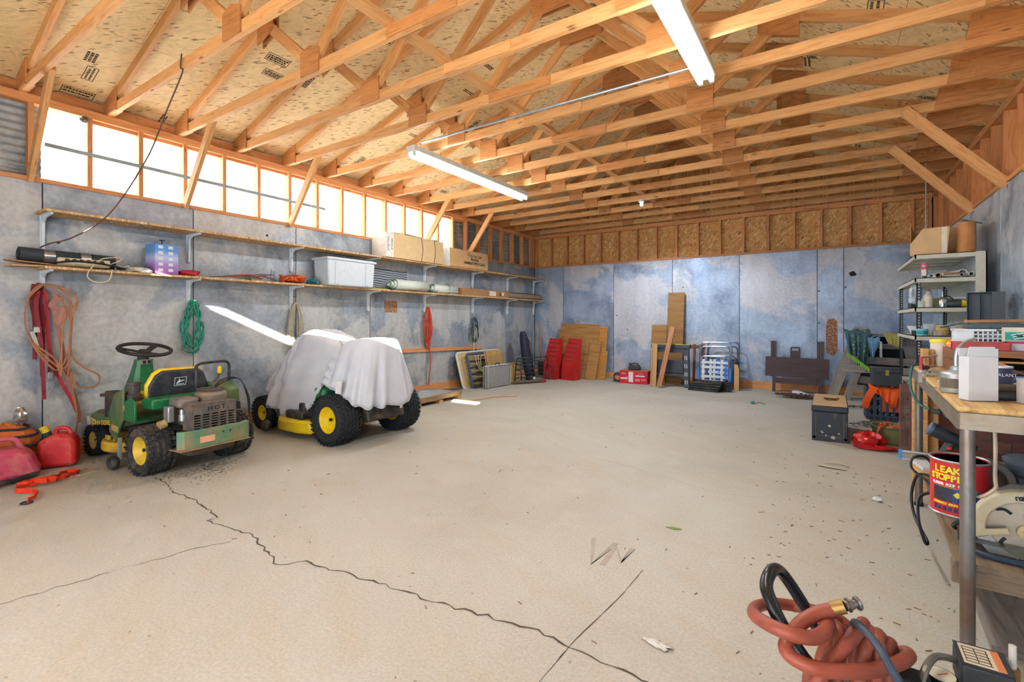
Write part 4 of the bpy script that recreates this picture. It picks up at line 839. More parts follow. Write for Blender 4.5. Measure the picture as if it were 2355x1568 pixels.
for y in (-.054, .0, .054): mb.tube([(a, y, .205+b) for a, b in rrect(.665, .41, .03)], .008, 6, True)
mb.build('metal_edge', M_alu, t); MB().tube(cat([(-.06, 0, .41), (-.05, 0, .445), (.05, 0, .445), (.06, 0, .41)], 4), .009, 8).build('handle', M_dark, t)
for x in (-.2, .2): MB().box((x, -.055, .385), (.04, .012, .03)).build('latch', M_alu, t)
t = thing('wooden_sheet', 'tan wooden sheet standing behind the grey suitcase', 'board', (-5.3, 8.02, 0), 84)
MB().box((0, 0, .2), (.42, .03, .4)).build('panel', plain((196, 156, 92), .7), t); MB().box((0, -.018, .38), (.42, .01, .03)).build('edge', card_d, t)
t = thing('navy_bag', 'tall narrow navy equipment bag leaning in the far left corner', 'bag', (-5.3, 8.75, 0), 20, ry=-10)
mb = MB(); rr_ = [(0, .13, .1), (.2, .14, .11), (.5, .15, .11), (.75, .13, .1), (.95, .09, .08), (1.02, .05, .05)]; vs = []; fs = []
for z, a, b in rr_: vs += [(b*math.cos(k*math.pi/6), a*math.sin(k*math.pi/6)+.02*math.sin(z*9), z+.005) for k in range(12)]
for i in range(len(rr_)-1):
    for k in range(12): l = (k+1) % 12; fs.append((i*12+k, i*12+l, i*12+12+l, i*12+12+k))
fs.append(tuple(range(60, 72))); mb.add(vs, fs).build('body', M_navy, t, smooth=60)
MB().box((.115, .05, .62), (.006, .07, .16), (0, 0, 15)).build('paper_tag', plain((208, 196, 186), .6), t); MB().tube(cat([(.09, -.09, .9), (.16, -.14, .7), (.15, -.12, .45), (.1, -.05, .3)], 4), .008, 6).build('shoulder_strap', M_dark, t)
MB().tube(cat([(.0, -.08, .9), (.0, -.16, .93), (.0, -.16, .8)], 4), .012, 6).build('loop', M_navy, t)
t = thing('shovel', 'wooden shovel handle standing upright in the far left corner', 'shovel', (-5.45, 9.45, 0), 0)
MB().cyl((0, 0, .3), (-.12, .12, 1.25), .017, n=10).build('handle', plain((176, 120, 72), .6), t); MB().cyl((-.12, .12, 1.25), (-.125, .125, 1.4), .019, n=10).build('sleeve', plain((90, 150, 190), .5), t); MB().box((.02, 0, .17), (.2, .03, .3)).build('blade', M_dark, t, bevel=.01)
t = thing('tube_rack', 'black tubular metal rack standing on the floor in front of the navy bag', 'rack', (-5.1, 8.42, 0), 68, rx=8)
MB().tube([(a, 0, .26+b) for a, b in rrect(.8, .48, .07)], .013, 8, True).build('frame', M_blk, t)
for z in (.1, .18, .27, .36, .43): MB().cyl((-.39, 0, z), (.39, 0, z), .009, n=8).build('bar', M_blk, t)
MB().tube(cat([(-.39, 0, .28), (-.37, -.1, .27), (-.34, -.12, .22), (-.33, -.12, .03)], 4), .012, 8).tube(cat([(.39, 0, .33), (.42, -.1, .32), (.43, -.13, .25), (.42, -.1, .06), (.39, 0, .05)], 4), .012, 8).build('hoop', M_blk, t)
t = thing('hitch_bar', 'dark hitch bar with a ball and red ends lying on the floor', 'hitch', (-4.98, 8.15, 0), 60)
MB().tube([(-.4, 0, .03), (-.3, 0, .035), (.2, 0, .04), (.3, 0, .04)], [.012, .03, .032, .03], 10).build('bar', plain((96, 80, 64), .6), t); MB().cyl((.12, 0, .05), (.12, 0, .08), .02).lathe([(0, 0), (.025, .008), (.033, .03), (.025, .052), (0, .06)], 14, at(.12, 0, .07)).build('ball', M_alu, t)
MB().box((.34, 0, .035), (.1, .06, .05)).box((.26, .06, .03), (.06, .05, .045)).build('red_end', plain((196, 40, 40), .5), t, bevel=.01)
# ---------------------------------------------------------------- along the back wall
M_rampr = plain((200, 34, 36), .45, var=.08, dirt=(150, 60, 50), dirtamt=.1)
for i, (x, y, rz, lb) in enumerate(((-4.98, 8.98, -6, 'left of the two red plastic car ramps stood on end'), (-4.58, 9.04, -10, 'right of the two red plastic car ramps stood on end'))):
    t = thing('car_ramp', lb, 'car ramp', (x, y, 0), rz, 'red car ramps', rx=-5)
    MB().prism([(0, 0), (.24, 0), (.24, .05), (.23, .86), (.18, .88), (.0, .38)], .3, at(-.15, 0, 0, 90, 0, 90)).build('body', M_rampr, t, bevel=.012)
    for k in range(5):
        z = .42+.095*k; MB().box((0, (z-.38)*.36-.004, z), (.25, .014, .03), (-20, 0, 0)).build('tread_rib', plain((172, 58, 52), .7), t)
    for s_ in (-.14, .14): MB().prism([(-.02, 0), (.02, 0), (.2, .88), (.17, .88), (-.02, .38)], .022, at(s_-.011, -.0, 0, 90, 0, 90)).build('side_rail', M_rampr, t)
M_plyw = wood('brown_plywood', (178, 128, 68), (136, 88, 42), knots=False, rings=9)
def leaning(name, label, catg, x0, x1, yb, h, lean, mat, th=.014, tilt=0, group=None):
    t_ = MB().bb(-h/2, h/2, -(x1-x0)/2, (x1-x0)/2, -th/2, th/2).build(name, mat, smooth=0)
    t_.matrix_local = at((x0+x1)/2, yb, .002)@rotm(-lean, 0, 0)@rotm(0, tilt, 0)@at(0, 0, h/2)@rotm(0, -90, 0)@rotm(0, 0, 0)@rotm(90, 0, 0)@rotm(0, 0, 0)
    return tag(t_, label, catg, group)
def panel(name, label, catg, x0, x1, yb, h, lean, mat, th=.014, tilt=0, group=None):
    """sheet standing on its edge at y = yb and leaning back against the wall"""
    o = MB().bb(x0-(x0+x1)/2, x1-(x0+x1)/2, -th/2, th/2, 0, h).build(name, mat, smooth=0)
    o.location = ((x0+x1)/2, yb, .003); o.rotation_euler = (R(-lean), R(tilt), 0); return tag(o, label, catg, group)
panel('plywood_sheet', 'large brown plywood sheet leaning on the back wall behind the red ramps', 'plywood', -5.13, -4.2, 9.44, 1.2, 15, M_plyw, tilt=2)
panel('plywood_strip', 'narrow brown board tucked against the right edge of the plywood sheet', 'board', -4.36, -4.12, 9.4, .82, 14, M_plyw, tilt=4)
t = thing('fluted_sheet', 'orange brown fluted sheet leaning behind the plywood sheet', 'panel', (-4.08, 9.5, 0), 0, rx=-13)
M_fl = plain((190, 132, 60), .6); MB().bb(-.26, .14, .0, .012, 0, .6).bb(-.26, .1, .0, .012, .6, 1.14).build('sheet', M_fl, t)
for k in range(28): MB().bb(-.26, .14 if k < 15 else .1, -.006, 0, .02+.04*k, .045+.04*k).build('flute', M_fl, t)
t = thing('pipe_elbow', 'short black pipe lying on the floor left of the red carton', 'pipe', (-3.62, 9.35, 0), 20)
MB().lathe([(.06, 0), (.075, 0), (.075, .26), (.06, .26), (.06, 0)], 20, at(0, 0, .075, -90)).build('pipe', plain((40, 46, 58), .5), t); MB().lathe([(.075, .2), (.085, .2), (.085, .26), (.075, .26)], 20, at(0, 0, .085, -90)).build('flange', M_dark, t)
t = thing('red_carton', 'red printed tool carton standing by the back wall', 'box', (-3.25, 9.42, 0), 2)
MB().box((0, 0, .125), (.56, .36, .25)).build('carton', plain((206, 28, 44), .5), t, bevel=.004); MB().box((.0, .0, .2515), (.555, .355, .002)).build('top', card_d, t)
W_ = plain((234, 226, 226), .6)
MB().box((-.05, -.181, .13), (.09, .002, .2)).build('tear', W_, t); MB().box((.13, -.181, .155), (.18, .002, .022)).box((-.2, -.181, .1), (.12, .002, .03)).build('printed_band', W_, t)
lettering('15', .06, W_, t, at(-.14, -.182, .1, 90), bold=.002)
for z, x in ((.2, -.2), (.185, -.2), (.2, .14), (.09, .08), (.075, .08), (.06, .08), (.09, .2), (.075, .2)): MB().box((x, -.181, z), (.09, .0015, .005)).build('print_line', W_, t)
t = thing('small_black_can', 'small black fuel can on top of the red carton', 'fuel can', (-3.28, 9.42, .253), 5)
MB().prism([(-.11, 0), (.11, 0), (.12, .03), (.09, .1), (-.1, .1), (-.12, .04)], .12, at(0, .06, 0, 90)).build('body', plain((58, 56, 48), .6), t, bevel=.02); MB().tube(cat([(-.06, 0, .1), (-.05, 0, .13), (.05, 0, .13), (.08, 0, .09)], 4), .012, 8).build('handle', plain((58, 56, 48), .6), t); MB().cyl((-.09, 0, .09), (-.1, 0, .14), .018, n=10).build('cap', M_dark, t)
# boards standing behind the plastic sawhorse
panel('tall_plank', 'tall brown plank leaning on the back wall above the plastic sawhorse', 'plank', -2.74, -2.42, 9.62, 1.8, 6, M_plyw, th=.02, tilt=.6)
panel('short_board', 'short brown board left of the tall plank behind the sawhorse', 'board', -3.02, -2.72, 9.55, 1.16, 8, M_plyw)
M_hd = plain((60, 66, 74), .5, var=.08)
t = thing('plastic_sawhorse', 'dark grey folding plastic sawhorse with a yellow topped beam', 'sawhorse', (-2.53, 9.22, 0), 0, rx=-3)
MB().bb(-.36, .36, -.05, .05, .72, .79).build('beam', M_hd, t, bevel=.008); MB().bb(-.36, .36, -.045, .045, .79, .8).build('top_strip', plain((206, 206, 60), .5), t)
for s_ in (-1, 1):
    lg = MB().prism([(s_*.36, .0), (s_*.27, 0), (s_*.24, .7), (s_*.34, .72)], .07, at(0, .035, 0, 90)).build('leg', M_hd, t, bevel=.008)
    for k in range(4):
        for d_ in (0, .035): MB().box((s_*(.33-d_*1.0-.012*k*.4)-s_*.01, -.037, .1+.15*k), (.012, .006, .075), (0, -s_*3, 0)).build('slot', plain((206, 208, 210), .6), lg)
MB().bb(-.25, .25, -.02, .02, .26, .5).build('shelf_panel', plain((52, 57, 64), .5), t, bevel=.008); MB().bb(-.002, .002, -.024, -.02, .27, .49).build('panel_seam', M_hole, t)
MB().bb(-.25, .25, -.03, .03, .64, .72).build('upper_rail', M_hd, t); MB().prism([(-.27, .12), (-.2, .2), (.2, .2), (.27, .12), (.27, .25), (-.27, .25)], .05, at(0, .025, 0, 90)).build('lower_rail', M_hd, t, bevel=.006)
MB().cyl((-.05, -.03, .4), (-.05, -.02, .4), .012, n=10).build('hole', M_hole, t)
panel('strand_board_strip', 'strand board strip standing against the left leg of the sawhorse', 'board', -2.86, -2.75, 9.08, .79, 4, M_shelf, th=.012, tilt=1)
o = lumber('wood_batten', (-2.66, 8.98, .02), (-2.46, 9.16, 1.12), .085, .035, wood('batten', (196, 134, 92), (160, 96, 60), knots=False), None, up=(0, 1, 0)); tag(o, 'pale wooden batten leaning diagonally against the sawhorse', 'batten')
t = thing('folded_easel', 'brown folded wooden stand between the sawhorse and the lawn chairs', 'folding stand', (-2.1, 9.45, 0), 0, rx=-8)
for x in (-.06, .05, .1): MB().bb(x-.02, x+.02, -.015, .015, 0, .8).build('leg', plain((112, 66, 48), .6), t)
MB().bb(-.14, .14, -.03, -.015, .72, .78).build('rail', plain((112, 66, 48), .6), t)
# lawn chairs
M_tubing = plain((176, 186, 196), .3, .8); M_wb = [plain((214, 218, 222), .8), plain((70, 84, 112), .8), plain((60, 120, 206), .8), plain((196, 214, 226), .8)]
def lawn_chair(x, y, lb, sc_, dark, rx):
    t = thing('lawn_chair', lb, 'folding chair', (x, y, 0), 0, 'folded lawn chairs', rx=rx)
    tm = M_tubing if not dark else plain((112, 126, 146), .35, .7)
    for (w_, h, y_) in ((.54, .84, 0), (.5, .76, -.06), (.47, .58, -.1)):
        MB().tube([(-w_/2, y_, .01)]+[(a, y_, h/2+b) for a, b in rrect(w_, h, .07)[0:12]][::-1]+[(w_/2, y_, .01)], .0125, 8).build('tube_frame', tm, t)
    nx = 7
    for i in range(nx):
        xx = -.19+.38*i/(nx-1); MB().ribbon([(xx, -.09, .08), (xx, -.115, .3), (xx, -.09, .53)], .045, .003, (1, 0, 0)).build('webbing', M_wb[1 if dark else (0, 1, 3, 0, 2, 0, 2)[i]], t)
    for k in range(5):
        zz = .13+.085*k; MB().ribbon([(-.235, -.1, zz), (0, -.12, zz), (.235, -.1, zz)], .045, .003, (0, 0, 1)).build('webbing', M_wb[(0, 0, 3, 0, 0)[k] if not dark else 1], t)
    for s_ in (-1, 1): MB().box((s_*.265, -.1, .2), (.035, .03, .36), (0, s_*2, 0)).build('arm_rest', plain((28, 120, 214), .4), t, bevel=.006)
    return t
lawn_chair(-1.68, 9.62, 'rear folded lawn chair with dark blue webbing', 1, True, -6)
lawn_chair(-1.77, 9.4, 'front folded aluminium lawn chair with white and blue webbing', 1, False, -6)
M_pick = wood('picket', (200, 156, 100), (164, 116, 66), knots=False)
t = thing('wood_picket', 'short pointed wooden picket beside the lawn chairs', 'picket', (-1.4, 9.32, 0), 0, rx=-6); MB().prism([(-.04, 0), (.04, 0), (.04, .38), (.01, .46), (-.04, .46)], .02, at(0, .01, 0, 90)).build('picket', M_pick, t)
for i in range(4):
    t = thing('plastic_tray', ORD[i+1]+' black tray from the floor in the stack before the lawn chairs', 'tray', (-1.86+.012*i, 9.05+.01*i, .004+.042*i), -8+1.5*i, 'black trays before the lawn chairs')
    MB().bb(-.26, .26, -.14, .14, 0, .006).build('base', M_dark if i < 3 else plain((150, 132, 106), .8), t)
    for (a, b, c, d) in ((-.26, .26, -.14, -.13), (-.26, .26, .13, .14), (-.26, -.25, -.14, .14), (.25, .26, -.14, .14)): MB().bb(a, b, c, d, 0, .036).build('rim', M_blk, t)
t = thing('plastic_grid', 'black ribbed plastic part leaning on the tray stack', 'plastic part', (-1.53, 9.08, 0), -30)
for k in range(6): MB().box((0, .0, .02+.03*k), (.16, .09, .014), (0, 0, 3*k)).build('rib', M_blk, t)
MB().bb(-.02, .02, -.02, .02, 0, .2).build('core', M_blk, t)
# folded brown bench table
M_brown = wood('dark_brown_wood', (84, 62, 58), (58, 42, 42), knots=False, tint=.05)
t = thing('folding_bench', 'dark brown folded wooden table leaning on the back wall', 'folding table', (-.5, 9.62, 0), 0, rx=-4)
lumber('table_leaf', (-.47, -.05, .44), (.47, -.05, .42), .03, .34, M_brown, t)
for s_ in (-1, 1):
    for d_ in (-.022, .022): lumber('leg', (s_*.35+d_, .0, .26), (s_*.35+d_, .0, .885), .04, .038, M_brown, t)
    lumber('foot', (s_*.34, -.03, .0), (s_*.34, -.03, .3), .045, .045, M_brown, t)
lumber('stretcher', (-.34, -.035, .2), (.34, -.035, .19), .03, .09, M_brown, t)
hd = MB(); hd.prism([(-.075, 0), (.075, 0), (.075, .12), (-.075, .12)], .02, at(-.0, 0, .6, 90)).bb(-.075, -.05, -.02, 0, .72, .76).bb(.05, .075, -.02, 0, .72, .76).prism([(-.075, .76), (.075, .76), (.06, .785), (-.06, .785)], .02, at(0, 0, 0, 90)); hd.build('hand_grip', M_brown, t, (-.02, -.0, 0))
# chains and paper on the floor
def chain(name, label, pts, mat, link=.03, seed=1, pile=0):
    q = random.Random(seed); P = cat(pts, 8); t_ = thing(name, label, 'chain', P[0]-Vector((0, 0, P[0].z))); mb = MB(); o0 = P[0].copy(); o0.z = 0
    acc = 0; k = 0
    for a, b in zip(P, P[1:]):
        acc += (b-a).length
        if acc < link*.62: continue
        acc = 0; k += 1; d = (b-a).normalized(); s_ = Vector((-d.y, d.x, 0)) if k % 2 else Vector((0, 0, 1)); c = a-o0+Vector((q.gauss(0, pile), q.gauss(0, pile), abs(q.gauss(0, pile*.4))))
        mb.tube([c+d*math.cos(e)*link*.5+s_*math.sin(e)*link*.3 for e in [j*math.pi/4 for j in range(8)]], link*.12, 5, True)
    o = mb.build('links', mat, t_, (0, 0, link*.36)); stuff(o); return t_
q = random.Random(6)
chain('rusty_chain', 'heap of rusty brown chain on the floor before the folded bench', [(-.75+.55*q.random()*1.0, 8.85+.22*q.random(), .01+.03*q.random()) for i in range(44)], plain((104, 78, 60), .7, .4), .045, 2, .01)
chain('steel_chain', 'length of steel chain on the floor beside the black chest', [(.18, 6.95, .01), (.28, 7.05, .01), (.35, 7.0, .015), (.45, 7.12, .01), (.55, 7.05, .01), (.4, 6.98, .02), (.3, 7.1, .02), (.5, 7.2, .01)], plain((128, 120, 110), .4, .6), .04, 3, .008)
chain('dark_chain', 'short dark chain on the floor behind the black chest', [(.18, 8.3, .01), (.26, 8.4, .01), (.34, 8.36, .01), (.38, 8.45, .01)], plain((70, 62, 56), .6, .4), .045, 4, .01)
tag(MB().grid(lambda u, v: (-.55+.45*u, 9.15+.24*v-.1*u, .006+.05*max(0, math.sin(u*3.5+v))*(.4+v)), 10, 6).build('white_paper', plain((214, 218, 228), .7), solid=.002, smooth=50), 'curled white paper on the floor behind the rusty chain', 'paper')
t = thing('teal_bead', 'small teal bead with a bent wire on the floor', 'bead', (-.98, 8.0, 0)); lump(MB(), (0, 0, .02), (.03, .03, .02), 3, 10, 6, .1).build('knob', plain((40, 140, 130), .5), t, smooth=50); MB().tube(cat([(.03, 0, .01), (.1, .04, .02), (.17, 0, .006)], 4), .004, 5).build('wire', M_dark, t)
# black chest
M_chest = plain((44, 50, 60), .55, var=.15, dirt=(120, 110, 96), dirtamt=-.35)
t = thing('black_chest', 'long worn black trunk with a dusty tan top standing end on', 'trunk', (-.015, 5.93, 0), 0)
MB().bb(-.155, .155, 0, .92, 0, .3).build('body', M_chest, t, bevel=.01); MB().bb(-.16, .16, -.006, .925, .3, .362).build('lid', M_chest, t, bevel=.012)
MB().bb(-.15, .15, .005, .915, .362, .367).build('dust_top', plain((200, 164, 120), .9, var=.15), t)
for x in (-.135, .135): MB().bb(x-.016, x+.016, -.008, 0, .02, .3).build('corner_strip', M_chest, t, bevel=.003)
MB().bb(-.155, .155, -.008, 0, .0, .05).build('bottom_strip', M_chest, t, bevel=.003); MB().bb(-.125, .125, -.009, -.007, .052, .056).bb(-.121, -.117, -.009, -.007, .05, .29).bb(.117, .121, -.009, -.007, .05, .29).build('worn_edge', plain((140, 122, 90), .8), t)
for x, z, s_ in ((.0, .16, .014), (-.06, .09, .01), (-.07, .1, .008), (.08, .09, .01), (.03, .045, .02), (-.03, .06, .009)): lump(MB(), (x, -.008, z), (s_, .002, s_*.8), int(x*1000)+int(z*100), 8, 6, .4, False).build('paint_chip', plain((190, 172, 140), .8), t)
tangle('wire_scrap', 'small rusty wire scrap on top of the black trunk', 'wire', (-.0, 6.35, .367), (.07, .06, .02), 14, .005, plain((92, 68, 44), .8), 8)
# red plastic bag, olive tub with orange cord
t = thing('red_bag', 'crumpled red plastic bag on the floor right of the black trunk', 'bag', (.29, 5.86, 0), 0)
lump(MB(), (.02, .06, .07), (.13, .1, .07), 31, 26, 16, .2).build('bag', plain((200, 34, 32), .3), t, smooth=25); lump(MB(), (.06, -.06, .02), (.16, .07, .02), 32, 20, 10, .25).build('flap', plain((188, 30, 36), .25), t, smooth=25)
t = thing('olive_tub', 'olive plastic tub holding orange cord beside the workbench', 'tub', (.5, 6.2, 0), 0)
MB().lathe([(0, .004), (.13, .004), (.14, .02), (.155, .17), (.175, .175), (.175, .185), (.15, .18), (.13, .03), (0, .02)], 24).build('tub', plain((126, 122, 72), .6), t)
tangle('orange_rope', 'orange cord coiled in the olive tub and over its rim', 'cord', (.5, 6.2, .11), (.1, .1, .07), 30, .01, plain((206, 92, 54), .6), 14)
tag(MB().tube(cat([(.45, 6.06, .2), (.4, 6.0, .18), (.37, 5.97, .08), (.38, 5.95, .02), (.46, 5.93, .011), (.54, 5.95, .011)], 5), .01, 8).build('orange_hose_end', plain((206, 84, 54), .5)), 'end of orange cord hanging out of the olive tub to the floor', 'cord')
# ---------------------------------------------------------------- weathered wooden stand in the far right corner
M_grey = wood('weathered_grey_wood', (150, 138, 128), (106, 94, 86), tint=.15)
t = thing('wooden_stand', 'weathered grey plank stand in the far right corner', 'wooden stand', (.55, 9.35, 0), 0)
lumber('post', (-.55, -.1, .02), (-.18, .1, 1.12), .04, .14, M_grey, t, up=(1, 0, 0)); lumber('post', (-.36, -.16, .0), (-.2, -.14, .5), .04, .1, M_grey, t, up=(1, 0, 0))
lumber('post', (.6, .05, .0), (.42, .1, 1.02), .04, .18, M_grey, t, up=(1, 0, 0))
for z, y, x0, x1 in ((.5, -.16, -.42, .5), (.2, -.2, -.3, .5), (.63, -.05, -.25, .55), (.32, -.05, -.25, .55), (.85, .1, -.2, .62)): lumber('rail', (x0, y, z), (x1, y-.02, z-.02), .035, .11 if z < .7 else .08, M_grey, t)
lumber('top_board', (-.3, .12, 1.02), (.62, .12, 1.0), .3, .03, M_grey, t); MB().bb(-.2, .55, .25, .3, .1, .98).build('interior_shade', plain((34, 32, 32), .9), t)  # near-black sheet at the back stands in for the shade inside the stand
def drape(mb, x0, x1, ytop, ztop, drop, depth, seed, amp=.03, nx=40, nz=26, lean=.1, skew=0):
    q = random.Random(seed); a, b, c = q.uniform(0, 6), q.uniform(0, 6), q.uniform(0, 6)
    def fn(u, v):
        x = x0+(x1-x0)*u
        if v < .3: k = v/.3; return (x, ytop+depth*(1-k), ztop+.015*math.sin(u*14+a)+.01*math.sin(k*5+b))
        k = (v-.3)/.7; dz = drop*(1+.12*math.sin(u*5+c)+skew*(u-.5)); f = amp*k*(math.sin(u*26+a+k)+.6*math.sin(u*41+b))
        return (x+.2*f+(u-.5)*-.12*k, ytop-lean*k+f, ztop-dz*k)
    return mb.grid(fn, nx, nz)
s = NT('patterned_throw'); v = s.co((1, 1, 1), rand=False); x = s.vor(v, 17); c_ = s.ramp(x, [(.16, S(48, 70, 96)), (.22, S(128, 158, 88)), (.32, S(128, 158, 88)), (.38, S(52, 78, 102)), (.62, S(70, 100, 104))])
t = thing('patterned_throw', 'green and blue patterned throw hanging over the weathered stand', 'blanket', (0, 0, 0))
drape(MB(), .17, .5, 9.2, 1.08, .46, .3, 4, .025, lean=.06, skew=.5).build('cloth', s.out(c_, .9), t, solid=.008, smooth=80)
mb = MB(); q = random.Random(3)
for i in range(46):
    u = i/45; x_ = .21+.27*u; zz = 1.08-.46*(1+.5*(u-.5))-.015; mb.tube([(x_, 9.11, zz+.03), (x_+q.uniform(-.01, .01), 9.1, zz-.035)], .004, 4)
stuff(mb.build('fringe', plain((150, 200, 60), .9), t))
t = thing('blue_cloth', 'pale blue cloth with white fringe beside the patterned throw', 'cloth', (0, 0, 0)); drape(MB(), .46, .62, 9.16, .98, .3, .25, 9, .015, 20, 16, .03, -.5).build('cloth', plain((104, 146, 172), .9), t, solid=.006, smooth=80)
mb = MB()
for i in range(20): mb.tube([(.6+.006*(i % 3), 9.12, .93-.012*i), (.635, 9.1, .915-.012*i)], .003, 4)
stuff(mb.build('fringe', plain((226, 230, 232), .9), t))
t = thing('yellow_cloth', 'mustard ribbed cloth on the weathered stand', 'cloth', (0, 0, 0)); drape(MB(), .66, .92, 9.2, 1.04, .18, .2, 12, .008, 20, 10, .02).build('cloth', plain((172, 160, 84), .9), t, solid=.008, smooth=80)
# ---------------------------------------------------------------- crate, vest, cash box, grille
M_crate = plain((64, 74, 88), .5)
t = thing('milk_crate', 'dark grey plastic milk crate beyond the workbench', 'crate', (.5, 7.1, .1), 2)
mb = MB()
for s_ in (-1, 1):
    for k in range(4): mb.bb(-.16, .16, s_*.155-.006, s_*.155+.006, .03+.1*k, .06+.1*k); mb.bb(s_*.16-.006, s_*.16+.006, -.155, .155, .03+.1*k, .06+.1*k)
    for k in range(6): mb.bb(-.16+.058*k, -.135+.058*k, s_*.155-.008, s_*.155+.008, 0, .36); mb.bb(s_*.16-.008, s_*.16+.008, -.155+.056*k, -.13+.056*k, 0, .36)
mb.bb(-.16, .16, -.155, .155, 0, .015); mb.build('lattice', M_crate, t); MB().bb(-.04, .14, -.162, -.158, .1, .32).build('orange_net', plain((206, 84, 40), .7), t)
tag(MB().bb(.38, .63, 6.98, 7.22, 0, .098).build('wood_block', M_grey, bevel=.004), 'weathered wood block under the milk crate', 'block')
t = thing('safety_vest', 'bright orange vest draped over the milk crate', 'vest', (0, 0, 0)); drape(MB(), .36, .66, 6.93, .475, .14, .3, 21, .012, 24, 12, .05, 1.0).build('vest', plain((250, 92, 16), .6), t, solid=.004, smooth=80)
MB().ribbon(cat([(.42, 6.92, .48), (.38, 6.88, .42), (.34, 6.85, .33), (.32, 6.84, .24)], 4), .07, .004, (1, .2, .3)).build('strap_end', plain((250, 92, 16), .6), t)
t = thing('cash_box', 'dark grey metal box with a brass latch on the orange vest', 'box', (.52, 7.0, .5), 3)
MB().bb(-.13, .13, -.12, .12, 0, .15).build('body', plain((50, 54, 60), .5), t, bevel=.006); MB().bb(-.132, .132, -.122, .122, .15, .2).build('lid', plain((50, 54, 60), .5), t, bevel=.006); MB().bb(-.016, .016, -.128, -.12, .12, .18).build('latch', plain((190, 160, 90), .3, .8), t)
t = thing('rusty_grille', 'tall rusty perforated metal panel standing beside the workbench', 'metal panel', (.6, 5.86, 0), 12)
mb = MB()
for k in range(40): mb.box((-.02, 0, .015+.0155*k), (.075, .006, .007), (0, 25, 0)); mb.box((-.02, 0, .015+.0155*k), (.075, .005, .006), (0, -25, 0))
stuff(mb.build('mesh', plain((122, 84, 76), .7), t)); MB().bb(.018, .03, -.02, .012, 0, .64).bb(-.062, -.055, -.006, .006, 0, .62).bb(-.06, .03, -.012, .008, .56, .64).build('angle_frame', plain((132, 92, 80), .7), t)
# ---------------------------------------------------------------- brick pier behind the workbench
M_brick = [plain((122, 74, 66), .85, bump=.3, scale=40), plain((108, 64, 58), .85, bump=.3, scale=40), plain((132, 86, 74), .85, bump=.3, scale=40)]
pier = thing('brick_pier', 'dark red brick pier behind the far end of the workbench', 'brick pier', (.63, 4.8, 0))
MB().bb(.004, .66, .006, .4, 0, .9).build('mortar', plain((132, 112, 102), .9), pier)
BM = {}
for r_ in range(12):
    x = -(.11 if r_ % 2 else 0)
    while x < .66:
        x0, x1 = max(0, x), min(.665, x+.21); x += .22
        if x1-x0 < .03: continue
        k = (round(x1-x0, 3), rnd.randint(0, 2))
        if k not in BM: BM[k] = MB().bb(0, k[0], 0, .1, 0, .064).mesh('brick', M_brick[k[1]], 0)
        put('brick', BM[k], pier, (x0, rnd.uniform(-.003, .003), .004+.0745*r_))
    for yy in (.115, .3): 
        k = ('s', rnd.randint(0, 2))
        if k not in BM: BM[k] = MB().bb(0, .1, 0, .17, 0, .064).mesh('brick', M_brick[k[1]], 0)
        put('brick', BM[k], pier, (-.002, yy-.01 if r_ % 2 else yy, .004+.0745*r_))
# pine boards standing between bench and pier
for i, (x, y, h, rz) in enumerate(((.535, 4.56, .84, 0), (.6, 4.62, .86, 8), (.565, 4.7, .8, -5))):
    t = thing('pine_offcut', ('front', 'right hand', 'rear')[i]+' pine board standing at the far end of the workbench', 'board', (x, y, 0), rz, 'pine boards by the workbench'); MB().bb(-.042, .042, -.02, .02, 0, h).build('board', M_pine, t); MB().bb(-.012, .012, -.024, -.02, h*.55, h*.8).build('notch', card_d, t)
# ---------------------------------------------------------------- steel shelf unit
M_unit = plain((206, 200, 180), .5, var=.06)
t = thing('steel_shelf_unit', 'beige steel shelf unit with cluttered shelves by the right wall', 'shelf unit', (.69, 6.2, 0))
UX, UY = .46, 1.5
SZ = (1.892, 1.66, 1.37, 1.09, .55, .15)
for z in SZ:
    o = MB().bb(0, UX, 0, UY, z-.006, z).bb(0, UX, 0, .012, z-.045, z).bb(0, UX, UY-.012, UY, z-.045, z).bb(0, .012, 0, UY, z-.04, z).bb(UX-.012, UX, 0, UY, z-.04, z).build('shelf', M_unit, t)
    for k in range(1, 4): MB().bb(.01, UX-.01, k*UY/4-.03, k*UY/4+.03, z-.028, z-.006).build('stiffener', M_unit, o)
MB().bb(UX+.001, UX+.012, 0, UY, 0, 1.885).build('side_panel', plain((214, 216, 212), .5), t); MB().bb(UX-.02, UX+.06, -.014, -.001, 0, 1.89).bb(UX+.05, UX+.06, -.014, .06, 0, 1.89).build('upright', M_unit, t)
M_slot = plain((58, 60, 62), .5, .4)
for x, y in ((.02, .05), (.02, UY-.02), (UX-.03, UY-.02), (.2, UY-.02)):
    o = MB().bb(x, x+.032, y, y+.004, 0, 1.64).bb(x, x+.004, y, y+.03, 0, 1.64).build('slotted_post', M_slot, t)
    MB().M
    mb = MB()
    for k in range(26): mb.bb(x+.011, x+.023, y-.001, y, .9+.028*k, .914+.028*k)
    mb.build('slots', plain((190, 196, 200), .6), o)
